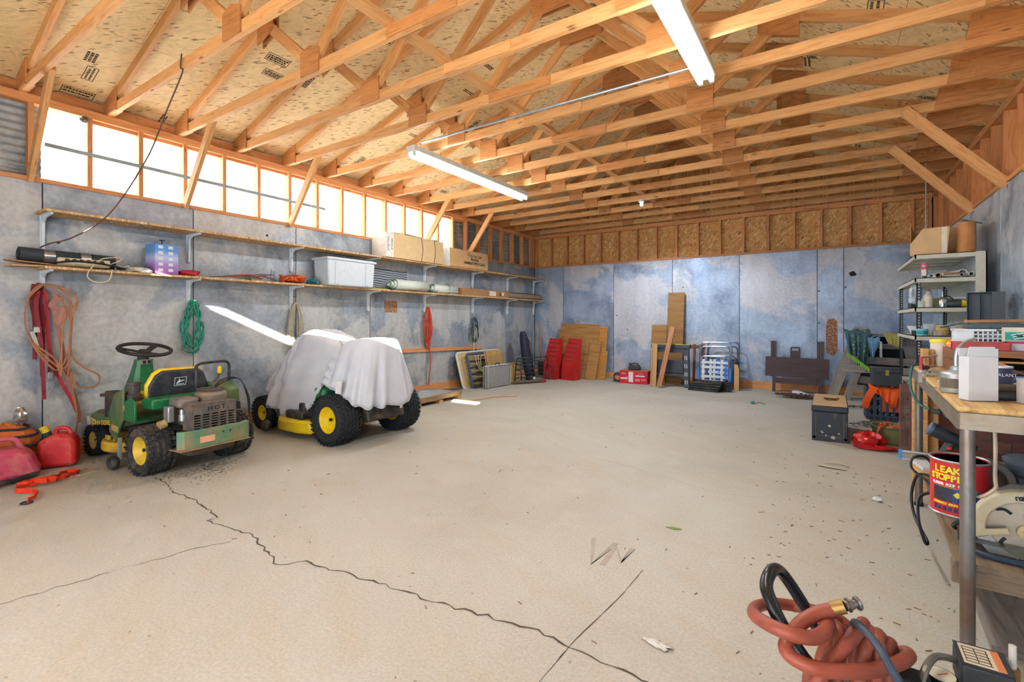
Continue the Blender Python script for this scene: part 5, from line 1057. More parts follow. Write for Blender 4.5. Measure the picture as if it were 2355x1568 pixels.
# cartons on top
t = thing('open_carton', 'open tan cardboard carton on top of the shelf unit', 'box', (.93, 6.62, 1.893), -8)
MB().bb(-.22, -.215, -.28, .3, 0, .34).bb(.2, .205, -.2, .3, 0, .33).bb(-.22, .2, .295, .3, 0, .34).bb(-.22, .2, -.28, .3, 0, .005).build('carton', card, t)
MB().prism([(-.22, 0), (.06, 0), (.08, .27), (-.12, .27), (-.22, .12)], .006, at(0, -.3, 0, 90)).build('front_flap', plain((216, 176, 128), .8, var=.05), t)
MB().bb(.02, .06, -.309, -.304, .0, .27).build('tape', plain((232, 214, 186), .5), t)
MB().lathe([(.0, .3), (.07, .3), (.072, .0), (0, 0)], 18, at(.2, -.24, 0), arc=1).build('curled_flap', plain((190, 128, 72), .8), t); MB().box((.24, -.2, .31), (.14, .12, .01), (10, 18, 10)).build('dark_flap', plain((86, 84, 84), .7), t)
# second shelf: pipes and rolls
Z2 = 1.662
M_pvc = plain((220, 220, 214), .4)
def pipe(name, label, catg, x, y, z, r_, L, mat, rz=0, group=None):
    t = thing(name, label, catg, (x, y, z), rz, group); MB().lathe([(r_*.78, 0), (r_, 0), (r_, L), (r_*.78, L), (r_*.78, 0)], 18, at(0, 0, r_, -90)).build('tube', mat, t); MB().lathe([(0, .12), (r_*.76, .12)], 14, at(0, 0, r_, -90)).build('hollow', M_hole, t); return t
pipe('white_roll', 'largest white tube on the second shelf of the unit', 'tube', 1.06, 6.3, Z2, .038, .9, M_pvc, 12, 'tubes on the second shelf')
pipe('white_roll', 'white pipe at the right end of the second shelf', 'tube', 1.11, 6.23, Z2, .022, .5, M_pvc, 2, 'tubes on the second shelf')
pipe('white_roll', 'white pipe next to the right end pipe on the second shelf', 'tube', 1.04, 6.22, Z2, .018, .5, plain((206, 200, 188), .5), -4, 'tubes on the second shelf')
pipe('tan_tube', 'tan cardboard tube in the middle of the second shelf', 'tube', .87, 6.24, Z2, .022, .6, card, -10, 'tubes on the second shelf')
pipe('white_roll', 'short white pipe ring at the left of the second shelf', 'tube', .82, 6.23, Z2, .018, .3, M_pvc, 6, 'tubes on the second shelf')
tag(MB().cyl((.9, 6.22, Z2+.03), (1.03, 6.3, Z2+.04), .012, n=10).build('wooden_dowel', card), 'short wooden dowel lying across the tubes on the second shelf', 'dowel')
t = thing('valve_handle', 'red valve handle with a paper tag on the second shelf', 'valve', (.765, 6.24, Z2), -20)
N = 30; MB().prism([((.03+.006*math.cos(6*a))*math.cos(a), (.03+.006*math.cos(6*a))*math.sin(a)) for a in [2*math.pi*k/N for k in range(N)]], .015, at(0, 0, .115, 90)).build('handwheel', plain((214, 50, 84), .5), t); MB().cyl((0, -.02, .115), (0, 0, .115), .012, n=10).build('nut', plain((120, 190, 210), .4), t); MB().bb(-.02, .02, -.006, -.004, .02, .085).build('tag', plain((232, 206, 190), .6), t); MB().bb(-.016, .016, 0, .03, 0, .1).build('valve_body', M_slot, t)
# third shelf
Z3 = 1.372
t = thing('spray_can', 'beige bottle on the third shelf of the unit', 'bottle', (.8, 6.27, Z3)); MB().lathe([(0, 0), (.038, 0), (.04, .01), (.04, .1), (.03, .125), (.014, .14), (.014, .155), (0, .155)], 20).build('bottle', plain((214, 202, 184), .5), t); MB().lathe([(0, .155), (.016, .155), (.016, .175), (0, .175)], 12).build('cap', card_d, t)
t = thing('pump_oiler', 'small silver pump oil can on the third shelf of the unit', 'oil can', (.905, 6.25, Z3)); MB().lathe([(0, 0), (.034, 0), (.036, .02), (.034, .07), (.02, .09), (.008, .1), (.004, .15), (0, .15)], 20).build('can', plain((190, 192, 194), .25, .9), t)
MB().tube(cat([(.0, 0, .1), (.05, .0, .1), (.09, .02, .06)], 4), .005, 6).build('lever', M_slot, t)
t = thing('lantern_flashlight', 'long black flashlight with a yellow end lying on the third shelf', 'flashlight', (1.0, 6.25, Z3+.033), 0); MB().tube([(-.09, 0, 0), (-.07, 0, 0), (.04, 0, 0)], [.022, .033, .033], 16).build('body', plain((62, 66, 72), .5), t); MB().tube([(.04, 0, 0), (.06, 0, 0), (.085, 0, 0)], [.0335, .0335, .026], 16).build('end_cap', plain((236, 196, 20), .45), t)
t = thing('glass_globe', 'pale round lamp globe at the right of the third shelf', 'globe', (1.115, 6.25, Z3)); MB().lathe([(0, 0), (.02, .002), (.034, .02), (.036, .035), (.03, .055), (.015, .066), (0, .068)], 18).build('globe', plain((206, 202, 206), .3), t); MB().bb(-.033, .033, .04, .045, .0, .075).build('backing', M_dark, t)
for i, (x, y, z, s_, c, lb) in enumerate(((1.0, 6.42, 0, (.16, .1, .075), (150, 118, 80), 'brown cardboard piece behind the flashlight on the third shelf'), (1.06, 6.4, .078, (.12, .1, .02), (196, 204, 208), 'grey paper packet on top of the cardboard on the third shelf'), (.74, 6.26, 0, (.045, .05, .06), (200, 216, 208), 'small pale box at the left of the third shelf'), (.7, 6.5, 0, (.04, .12, .05), (40, 44, 48), 'small black box at the left end of the third shelf'), (.92, 6.75, 0, (.22, .2, .1), (196, 186, 120), 'yellowish box at the back of the third shelf'))):
    tag(MB().bb(-s_[0]/2, s_[0]/2, -s_[1]/2, s_[1]/2, 0, s_[2]).build('small_box', plain(c, .6), None, (x, y, Z3+z), (0, 0, 5*i-8), bevel=.003), lb, 'box', 'boxes on the third shelf')
tag(lump(MB(), (.72, 6.45, Z3+.13), (.05, .1, .1), 40, 14, 10, .25).build('clear_bag', plain((206, 214, 218), .3), None, smooth=30), 'pale plastic bag standing at the left end of the third shelf', 'bag')
# fourth shelf
Z4 = 1.092
def pot(name, label, catg, x, y, z, r_, h, c, lid=None, group=None, stripe=None, taper=.92):
    t = thing(name, label, catg, (x, y, z), 0, group); MB().lathe([(0, 0), (r_*taper, 0), (r_, h*.95), (r_*1.04, h*.96), (r_*1.04, h), (r_*.95, h), (r_*.9, h*.9), (0, h*.88)], 24).build('body', plain(c, .5), t)
    if lid: MB().lathe([(0, h+.012), (r_*1.0, h+.012), (r_*1.06, h+.004), (r_*1.06, h-.01)], 24).build('lid', plain(lid, .5), t)
    if stripe: MB().lathe([(r_*(taper+.035), h*.2), (r_*1.005, h*.75)], 24).build('label', plain(stripe, .5), t)
    return t
pot('white_bucket', 'grey white bucket on the fourth shelf of the unit', 'bucket', .83, 6.35, Z4, .06, .115, (196, 200, 206))
pot('blue_tub', 'light blue tub at the left of the fourth shelf', 'tub', .745, 6.23, Z4, .05, .065, (150, 196, 206), stripe=(40, 160, 170))
t = pot('twine_spool', 'tan twine spool on the fourth shelf of the unit', 'spool', .905, 6.26, Z4, .045, .02, (210, 180, 120)); 
for k in range(6): MB().tube([(.044*math.cos(a), .044*math.sin(a), .026+.014*k) for a in [j*.4488 for j in range(14)]], .008, 6, True).build('winding', plain((206, 178, 116), .8), t)
pot('enamel_bowl', 'white bowl stack at the back left of the fourth shelf', 'bowl', .77, 6.7, Z4+.0, .09, .09, (222, 226, 228), taper=.6)
tag(lump(MB(), (1.02, 6.4, Z4+.06), (.1, .12, .06), 44, 16, 10, .15).build('white_rag', plain((220, 224, 228), .8), smooth=60), 'white rag heaped on the fourth shelf of the unit', 'rag')
for i, (x, y, c) in enumerate(((.7, 6.24, (44, 46, 50)), (.86, 6.22, (190, 178, 150)), (1.06, 6.23, (150, 120, 76)))): tag(MB().bb(-.03, .03, -.03, .03, 0, .05).build('parts_box', plain(c, .6), None, (x, y+.0, Z4), (0, 0, 10*i), bevel=.003), ('black', 'beige', 'brown')[i]+' small parts box at the front of the fourth shelf', 'box', 'parts boxes on the fourth shelf')
# black drawer shell on a carton beside the right wall
t = thing('tall_carton', 'tall brown carton under the black drawer shell', 'box', (1.1, 5.8, .0), 0); MB().bb(-.15, .16, -.16, .16, 0, 1.185).build('carton', card_d, t, bevel=.004); MB().bb(-.02, .02, -.162, -.16, 0, 1.18).build('tape', card, t)
t = thing('drawer_shell', 'open black metal drawer shell standing against the right wall', 'drawer', (1.13, 5.78, 1.187), -12)
M_blackm = plain((24, 25, 28), .35); mb = MB().bb(-.13, .11, .1, .105, 0, .3).bb(-.13, -.124, -.05, .1, 0, .3).bb(.104, .11, -.05, .1, 0, .3).bb(-.13, .11, -.05, .1, .294, .3).bb(-.13, .11, -.05, .1, 0, .006).bb(-.05, -.045, -.03, .1, 0, .28).bb(.03, .11, -.054, -.05, .0, .3); mb.build('shell', M_blackm, t); MB().cyl((.08, -.056, .05), (.08, -.054, .05), .01, n=10).build('rivet', M_alu, t)
o = MB().bb(-.006, .006, -.16, .16, 0, .62).build('dark_plank', plain((92, 84, 80), .6), None, (1.2, 4.35, .945), (0, 6, 0)); tag(o, 'dark board standing on the workbench against the right wall', 'board')
t = thing('wire_hanger', 'red wire figure with a yellow top hanging on the right wall', 'wire ornament', (1.29, 5.4, 0)); 
MB().tube(cat([(0, 0, 2.42), (0, -.03, 2.3), (0, .03, 2.2), (0, -.04, 2.1), (0, .05, 2.02), (0, 0, 2.0), (0, -.05, 2.04), (0, .03, 2.12), (0, -.02, 2.2), (0, .03, 2.3), (0, 0, 2.4)], 4), .005, 6).build('wire', plain((206, 40, 60), .5), t); MB().lathe([(0, 0), (.04, 0), (.02, .03), (0, .04)], 12, at(0, 0, 2.42)).build('cap', plain((220, 180, 60), .5), t)
# ---------------------------------------------------------------- workbench
M_leg = plain((138, 138, 136), .4, .6, dirt=(118, 88, 62), dirtamt=.5, scale=7); M_apron = plain((150, 140, 124), .45, .5, dirt=(126, 98, 66), dirtamt=.3)
M_top = wood('worn_bench_top', (206, 168, 106), (150, 108, 62), knots=False, tint=.05); M_lowb = wood('grey_shelf_plank', (140, 118, 94), (98, 80, 62))
bench = thing('workbench', 'long workbench with steel pipe legs and a worn wooden top', 'workbench', (.368, 2.28, 0), -2.6)
BL, BWd = 2.0, .8
MB().bb(0, BL, 0, .4, -.02, 0).build('top_board', M_top, bench, (.4, 0, .938), (0, 0, 90), bevel=.008); MB().bb(0, BL, 0, .395, -.02, 0).build('top_board', M_top, bench, (.8, 0, .938), (0, 0, 90), bevel=.008)
for (a, b, c, d) in ((0, BWd, 0, .008), (0, BWd, BL-.008, BL), (0, .008, 0, BL), (BWd-.008, BWd, 0, BL)): MB().bb(a, b, c, d, .86, .918).build('apron', M_apron, bench)
for x in (.034, BWd-.045):
    for y in (.05, BL-.06): o = MB().cyl((x, y, .004), (x, y, .86), .0215, n=20).build('leg', M_leg, bench); MB().cyl((x, y, 0), (x, y, .02), .026, n=16).build('foot', M_rubber, o)
for k in range(4): lumber('shelf_plank', (.1+.19*k, .1, .35), (.1+.19*k, BL-.05, .35), .185, .02, M_lowb, bench)
lumber('shelf_bearer', (-.0, .14, .31), (BWd, .14, .31), .035, .08, M_lowb, bench); lumber('shelf_bearer', (0, BL-.1, .31), (BWd, BL-.1, .31), .035, .08, M_lowb, bench)
MB().tube(cat([(.1, .03, .86), (.1, .02, .8), (.1, .025, .7), (.1, .03, .66), (.06, .05, .62), (.05, .12, .66), (.03, .12, .72)], 5), .006, 6).build('hook_wire', plain((176, 158, 132), .5, .3), bench)
ZB = .94
# on the bench, near end first
t = thing('white_carton', 'tall plain white carton on the near corner of the workbench', 'box', (.462, 2.49, ZB), 24)
Wh = plain((206, 204, 204), .6, var=.03)
MB().bb(-.05, .05, -.025, .025, 0, .165).build('carton', Wh, t, bevel=.003); MB().prism([(-.05, 0), (.05, 0), (.042, .036), (-.04, .036)], .003, at(0, -.02, .166, 80)).build('flap', Wh, t); MB().bb(.042, .05, -.022, .022, .165, .195).build('side_flap', Wh, t); MB().bb(-.05, .05, .02, .025, .165, .195).build('back_flap', Wh, t)
t = thing('oil_jug', 'dented grey metal oil can with a strap handle and long spout', 'oil can', (.437, 2.72, ZB), 0)
MB().lathe([(0, 0), (.052, 0), (.054, .006), (.054, .078), (.05, .083), (.045, .086), (.02, .093), (.02, .105), (.012, .11), (0, .11)], 28).build('can', plain((176, 182, 186), .4, .5, dirt=(150, 120, 84), dirtamt=.05), t)
MB().ribbon(cat([(-.045, .0, .085), (-.075, 0, .092), (-.095, 0, .075), (-.098, 0, .04), (-.085, 0, .015), (-.06, 0, .014)], 5), .016, .003, (0, 1, 0)).build('handle', plain((120, 116, 110), .5, .4), t); MB().tube(cat([(0, 0, .105), (.0, .0, .15), (.01, .0, .19), (.035, .0, .215), (.06, 0, .222)], 5), [.008]*10+[.006]*11, 8).build('spout', plain((150, 150, 148), .3, .7), t)
MB().lathe([(.0545, .02), (.0546, .06)], 8, at(0, 0, 0, 0, 0, 200), arc=.28).build('label_patch', plain((104, 92, 76), .7), t)
t = pot('sealant_can', 'dark blue paint can lettered in white behind the white carton', 'paint can', .66, 3.12, ZB, .036, .085, (44, 52, 88), taper=1)
lettering('SEALANT', .021, W_, t, at(-.0, -.0375, .05, 90, 0, 12)); MB().lathe([(0, .086), (.034, .086), (.038, .09), (.038, .082)], 20).build('rim', M_alu, t)
t = thing('mallet_handle', 'dark hammer handle with a red and tan end behind the white carton', 'hammer', (.585, 2.78, ZB+.02), 12); MB().cyl((-.06, 0, 0), (.05, 0, 0), .018, n=14).build('grip', plain((72, 58, 50), .6), t); MB().cyl((.05, 0, 0), (.1, 0, 0), .0195, .022, n=14).build('red_band', plain((190, 60, 50), .5), t); MB().cyl((.1, 0, 0), (.125, 0, 0), .022, .023, n=14).build('end', plain((206, 170, 120), .6), t)
t = thing('drop_light', 'black work lamp bulb holder lying on the near edge of the workbench', 'lamp', (.53, 2.52, ZB+.017), 4); MB().tube([(-.04, 0, 0), (-.02, 0, 0), (.02, 0, 0), (.05, 0, 0)], [.006, .016, .017, .014], 14).build('holder', M_blk, t); MB().tube([(.05, 0, 0), (.06, 0, 0), (.085, 0, 0), (.095, 0, 0)], [.014, .019, .019, .015], 14).build('ribbed_grip', plain((30, 30, 32), .4), t)
pot('rusty_can', 'pale speckled can at the right edge of the picture on the workbench', 'paint can', .6, 2.5, ZB, .033, .09, (180, 168, 158), taper=1)
for i, (x, y, L, c, lb) in enumerate(((.72, 3.2, .2, (40, 96, 150), 'pliers with blue grips on the workbench'), (.8, 3.35, .22, (46, 110, 160), 'second pair of blue gripped pliers further back on the workbench'), (.55, 3.3, .2, (60, 60, 66), 'dark screwdriver lying on the workbench'))):
    t = thing('hand_tool', lb, 'hand tool', (x, y, ZB+.014), 20*i+10)
    MB().tube(cat([(-L/2, -.012, 0), (-L/5, -.02, .004), (.02, -.003, .004)], 4), .009, 8).tube(cat([(-L/2, .03, .003), (-L/5, .022, .004), (.02, .004, .004)], 4), .009, 8).build('grip', plain(c, .5), t); MB().prism([(.02, -.012), (.05, -.014), (L/2, -.003), (L/2, .006), (.05, .016), (.02, .012)], .01, at(0, 0, 0)).build('jaw', M_slot, t)
t = thing('trowel', 'flat brown trowel blade leaning among the tools on the workbench', 'trowel', (.78, 3.5, ZB+.04), -35, ry=14); MB().prism([(-.02, -.03), (.14, -.035), (.18, 0), (.14, .035), (-.02, .03)], .003, at(0, 0, 0)).build('blade', plain((112, 98, 82), .5, .4), t); MB().cyl((-.02, 0, .006), (-.13, 0, .03), .014, n=10).build('handle', card_d, t)
t = thing('coiled_hose', 'clear plastic hose coil among the tools on the workbench', 'hose', (.9, 3.4, ZB+.012)); 
for k in range(3): MB().tube([(.07*math.cos(a)+.01*k, .07*math.sin(a), .014*k+.01*math.sin(a)) for a in [j*.39 for j in range(16)]], .007, 7, True).build('loop', plain((196, 200, 206), .3), t)
t = thing('hacksaw', 'red framed hacksaw with a dark handle lying on the workbench', 'hacksaw', (.44, 3.7, ZB+.005), 68)
MB().box((0, 0, .04), (.012, .012, .085)).build('red_post', plain((190, 30, 50), .5), t); MB().box((.14, .0, .078), (.28, .012, .008)).build('frame', M_alu, t); MB().tube(cat([(.01, 0, .014), (.06, -.004, .016), (.11, 0, .014)], 4), .013, 10).build('handle', plain((38, 48, 78), .5), t); MB().box((.2, 0, .014), (.17, .002, .014)).build('blade', M_alu, t)
for i, (x, y, a, c) in enumerate(((.5, 3.5, 30, (198, 202, 204)), (.56, 3.62, -20, (70, 116, 110)), (.48, 3.2, 60, (190, 192, 190)), (.6, 3.45, 10, (150, 90, 60)))):
    t = thing('wrench', ('bright steel', 'teal handled', 'short steel', 'rusty')[i]+' wrench lying on the front part of the workbench', 'wrench', (x, y, ZB), a, 'wrenches on the workbench'); MB().prism([(-.08, -.007), (.06, -.009), (.08, -.02), (.1, -.014), (.085, -.003), (.085, .006), (.1, .016), (.08, .02), (.06, .009), (-.08, .007)], .008, at(0, 0, 0)).build('wrench_body', plain(c, .35, .5), t)
t = thing('paper_pad', 'cream paper pad on the workbench beside the oil can', 'paper', (.56, 2.98, ZB), 5); MB().bb(-.07, .07, -.09, .09, 0, .01).build('sheets', plain((226, 212, 170), .7), t)
t = thing('spring_clamp', 'small steel clamp on the left edge of the workbench', 'clamp', (.425, 3.42, .945), 10); MB().box((0, 0, .012), (.05, .03, .016), (0, 20, 8)).box((-.02, .01, -.01), (.012, .02, .06)).build('jaw', M_alu, t); MB().cyl((.01, -.03, .02), (.02, .05, .025), .005, n=8).build('screw', M_slot, t)
tag(MB().tube(cat([(.5, 4.12, .95), (.46, 4.1, .952), (.435, 4.05, .93), (.425, 4.02, .85), (.43, 3.98, .78), (.46, 3.92, .72), (.5, 3.86, .7)], 5), .008, 8).build('green_cable', plain((30, 96, 88), .5)), 'green cable hanging over the far left corner of the workbench', 'cable')
t = thing('cord_plug', 'dark plug hanging from the green cable under the workbench', 'plug', (.53, 3.8, .695), -60); MB().cyl((-.03, 0, 0), (.03, 0, 0), .015, n=12).build('plug_body', M_dark, t); MB().tube(cat([(.03, 0, 0), (.1, 0, -.03), (.14, 0, -.01), (.12, 0, .03)], 4), .004, 6).build('pigtail', plain((120, 116, 110), .5), t)
# far end of the bench
for i, (x, y, rz, h) in enumerate(((.515, 4.18, 5, .115), (.545, 4.2, 3, .11), (.58, 4.24, -8, .13))):
    t = thing('wood_clamp_block', ('left', 'middle', 'right')[i]+' of three pale wooden blocks at the far end of the workbench', 'wood block', (x, y, ZB), rz, 'wooden blocks on the workbench'); MB().bb(-.017, .017, -.03, .03, 0, h).build('block', M_pick, t, bevel=.002); MB().bb(-.004, .006, -.032, -.03, h*.15, h*.5).build('slot', card_d, t)
t = thing('orange_bottle', 'orange and white spray bottle at the far end of the workbench', 'bottle', (.665, 4.12, ZB), 0)
MB().lathe([(0, 0), (.05, 0), (.052, .01), (.052, .15), (.044, .17), (.03, .182), (0, .182)], 24).build('bottle', plain((240, 120, 30), .45), t); MB().lathe([(.0525, .02), (.0525, .14)], 10, at(0, 0, 0, 0, 0, 215), arc=.22).build('label', plain((214, 226, 236), .5), t); MB().lathe([(.0528, .01), (.0528, .075)], 8, at(0, 0, 0, 0, 0, 296), arc=.18).build('label', plain((190, 150, 140), .5), t); MB().lathe([(.03, .18), (.026, .2), (.026, .225), (0, .228)], 16).build('cap', plain((52, 62, 92), .5), t); MB().lathe([(.0455, .165), (.053, .15)], 16).build('yellow_band', plain((240, 220, 50), .5), t)
pot('putty_tub', 'white tub with a yellow lid behind the orange bottle', 'tub', .6, 4.24, ZB+.0, .05, .165, (226, 218, 200), lid=(232, 216, 40))
# low riser shelf on the back of the bench
t = thing('riser_shelf', 'low brown wooden riser on the back of the workbench', 'riser', (.58, 3.62, ZB), -2)
M_rz = wood('riser_wood', (150, 100, 66), (112, 70, 46), knots=False)
MB().bb(0, .66, 0, .5, .12, .135).bb(0, .66, 0, .012, .1, .12).build('top', M_rz, t); MB().bb(0, .66, 0, .5, .07, .08).build('middle_board', M_pick, t); [MB().bb(e, e+.02, 0, .5, 0, .12).build('side', M_rz, t) for e in (0, .64)]; MB().bb(0, .66, .49, .5, 0, .12).build('back', plain((60, 44, 36), .8), t)
tag(lump(MB(), (.9, 3.68, ZB+.1), (.06, .03, .019), 50, 12, 8, .1).build('red_packet', plain((216, 90, 76), .4), smooth=50), 'red plastic packet tucked in the riser shelf', 'packet'); tag(lump(MB(), (.99, 3.68, ZB+.1), (.05, .03, .019), 51, 12, 8, .1).build('grey_packet', plain((172, 164, 138), .5), smooth=50), 'grey plastic packet tucked in the riser shelf', 'packet')
ZR = ZB+.136
t = thing('red_tool_tray', 'flat red metal tray on the riser shelf', 'tray', (.685, 3.68, ZR), -10)
M_rt = plain((164, 40, 34), .45); MB().bb(-.11, .12, -.04, .04, 0, .005).bb(-.11, .12, -.045, -.04, 0, .045).bb(-.11, .12, .04, .045, 0, .045).bb(-.115, -.11, -.045, .045, 0, .045).bb(.12, .125, -.045, .045, 0, .045).build('tray', M_rt, t, bevel=.002)
t = thing('white_basket', 'white plastic basket with square holes on the riser shelf', 'basket', (.72, 3.88, ZR), -6)
M_bk = plain((226, 228, 230), .45); mb = MB().bb(-.11, .11, -.08, .08, 0, .004).bb(-.118, .118, -.09, -.08, .105, .115).bb(-.118, .118, .08, .09, .105, .115).bb(-.118, -.108, -.09, .09, .105, .115).bb(.108, .118, -.09, .09, .105, .115)
mb.bb(-.112, -.03, -.086, -.082, 0, .11).bb(-.03, .112, -.086, -.082, 0, .02)
for k in range(8): mb.bb(-.03+.02*k, -.024+.02*k, -.086, -.082, 0, .11)
for k in range(5): mb.bb(-.03, .112, -.086, -.082, .018+.021*k, .024+.021*k)
mb.bb(-.112, .112, .082, .086, 0, .11).bb(-.112, -.108, -.085, .085, 0, .11).bb(.108, .112, -.085, .085, 0, .11); mb.build('basket_body', M_bk, t); MB().bb(-.1, .1, -.07, .07, .005, .05).build('liner', M_dark, t)
t = thing('pink_carton', 'small pink and white carton on the riser shelf', 'box', (.845, 3.72, ZR), 0); MB().bb(-.042, .042, -.03, .03, 0, .05).build('carton', plain((206, 60, 90), .5), t); MB().bb(-.034, .042, -.0315, -.03, .0, .038).build('label', plain((214, 206, 220), .5), t)
t = thing('teal_carton', 'teal printed carton stacked on the pink carton', 'box', (.84, 3.72, ZR+.051), -4); MB().bb(-.05, .05, -.035, .035, 0, .075).build('carton', plain((214, 212, 186), .5), t); MB().bb(-.046, .046, -.0365, -.035, .006, .05).build('label', plain((24, 150, 138), .5), t)
for k in range(3): MB().box((.0+.006*k, -.037, .04-.011*k), (.05, .001, .005), (0, -14, 0)).build('script_line', W_, t)
t = pot('blue_tub', 'bright blue tub on the riser shelf', 'tub', .965, 3.72, ZR, .055, .045, (20, 70, 200), taper=.98); MB().bb(-.03, .005, -.0565, -.055, .004, .018).build('label', W_, t)
t = thing('grey_tray_box', 'shallow grey box resting on the bright blue tub', 'box', (.97, 3.72, ZR+.05), 3); MB().bb(-.07, .07, -.04, .04, 0, .035).build('box_body', plain((196, 190, 182), .6), t, bevel=.003); MB().bb(-.06, .06, -.03, .03, .035, .037).build('contents', M_dark, t)
tag(MB().cyl((.885, 3.7, ZR+.12), (.925, 3.66, ZR+.07), .007, n=8).build('red_marker', plain((224, 44, 40), .5)), 'red marker leaning on the teal carton', 'marker')
t = thing('tool_case', 'flat dark case lying across the white basket', 'case', (.83, 3.9, ZR+.117), 4); MB().bb(-.16, .16, -.07, .07, 0, .03).build('case', plain((78, 88, 96), .5), t, bevel=.004)
o = lumber('scrap_lath', (.66, 3.84, ZR+.16), (1.0, 3.9, ZR+.165), .05, .016, card_d); tag(o, 'scrap of wood lying on the dark case', 'wood scrap')
tangle('yellow_twine', 'tangle of yellow twine at the right of the riser shelf', 'cord', (1.05, 3.78, ZR+.0), (.06, .08, .14), 40, .01, plain((222, 204, 70), .5), 61)
tangle('orange_twine', 'orange twine in the heap at the right of the riser shelf', 'cord', (1.07, 3.84, ZR+.1), (.06, .06, .08), 24, .008, plain((236, 104, 50), .6), 62)
tag(lump(MB(), (1.12, 3.9, ZR+.08), (.06, .09, .08), 66, 14, 10, .15).build('printed_bag', plain((206, 196, 170), .5), smooth=50), 'beige printed bag behind the yellow cord on the riser shelf', 'bag')
tag(MB().tube(cat([(.6, 4.2, ZR+.12), (.7, 3.95, ZR+.15), (.8, 3.75, ZR+.1), (.85, 3.66, ZR+.08)], 5), .006, 6).build('dark_green_cable', plain((44, 76, 62), .5)), 'dark green cable lying over the white basket', 'cable')
t = thing('weathered_plank', 'weathered grey plank lying on the floor under the workbench', 'plank', (.5, 2.5, 0), -3)
for k in range(3): lumber('board', (.1+.21*k, 0, .013), (.1+.21*k, 1.2, .013), .2, .024, M_grey, t)
# ---------------------------------------------------------------- lower shelf of the bench
ZQ = .362
t = thing('leak_stopper_can', 'large red paint can printed LEAK STOPPER on the lower bench shelf', 'paint can', (.49, 2.98, ZQ), 0)
CR, CH = .103, .245
MB().lathe([(0, 0), (CR, 0), (CR, CH), (CR*.93, CH), (CR*.9, CH-.015), (0, CH-.015)], 36).build('can', plain((206, 36, 40), .4, var=.06), t); 
mb = MB()
for z in (.004, CH): MB().tube([((CR+.001)*math.cos(a), (CR+.001)*math.sin(a), z) for a in [k*.1745 for k in range(36)]], .005, 6, True).build('metal_rim', M_alu, t); MB().cyl((0, 0, CH-.014), (0, 0, CH-.003), CR*.88, n=30).build('lid', plain((206, 192, 150), .6), t)
def arc_text(txt, size, z, mat, r_, a0, step, bold=.0008):
    for i, ch in enumerate(txt):
        a = a0+step*i
        if ch != ' ': lettering(ch, size, mat, t, at(r_*math.cos(R(a)), r_*math.sin(R(a)), z, 90, 0, a+90), bold=bold)
YL = plain((250, 226, 40), .5); RA = CR+.0012
arc_text('LEAK', .041, .205, YL, RA, 214, 14, .0016); arc_text('STOPPER', .038, .17, YL, RA, 203, 11.6, .0016); arc_text('RUBBER ROOF PATCH', .016, .14, W_, RA, 205, 4.6); arc_text('INSTANTLY STOPS LEAKS', .012, .053, YL, RA, 206, 3.6)
for (a0, a1, z0, z1, c) in ((205, 248, .064, .128, (52, 50, 62)), (248, 300, .064, .128, (40, 70, 130)), (204, 300, .126, .129, (240, 220, 60))): MB().lathe([(CR+.0008, z0), (CR+.0008, z1)], 10, at(0, 0, 0, 0, 0, a0), arc=(a1-a0)/360).build('printed_panel', plain(c, .5, var=.4, scale=40), t)
MB().prism([(-.014, 0), (0, .016), (.014, 0), (0, -.014)], .001, at(RA*math.cos(R(257)), RA*math.sin(R(257)), .1, 90, 0, 347)).build('printed_badge', YL, t)
for k in range(6): MB().lathe([(CR+.0008, .022), (CR+.0008, .042)], 3, at(0, 0, 0, 0, 0, 206+11*k), arc=8/360).build('printed_icon', plain((44, 56, 96), .5), t)
M_saw = plain((164, 166, 166), .45, .3, dirt=(140, 128, 112), dirtamt=.1); M_tool = plain((40, 44, 48), .5)
t = thing('heat_gun', 'black heat gun with its nozzle up on the lower bench shelf', 'heat gun', (.5, 3.4, ZQ), 0)
MB().tube([(-.055, 0, .3), (-.05, 0, .298), (.0, 0, .272), (.07, 0, .236), (.12, 0, .21)], [.036, .036, .034, .03, .022], 16).build('barrel', M_tool, t); MB().tube([(-.062, 0, .304), (-.05, 0, .298)], [.037, .037], 16).build('nozzle', plain((96, 112, 130), .4, .4), t); MB().tube(cat([(.03, 0, .24), (-.005, 0, .17), (-.02, 0, .1), (-.005, .0, .05), (.02, 0, .02)], 4), .022, 12).build('grip', plain((60, 66, 66), .6), t); MB().box((.015, -.022, .21), (.02, .012, .016)).build('trigger', plain((206, 50, 44), .5), t)
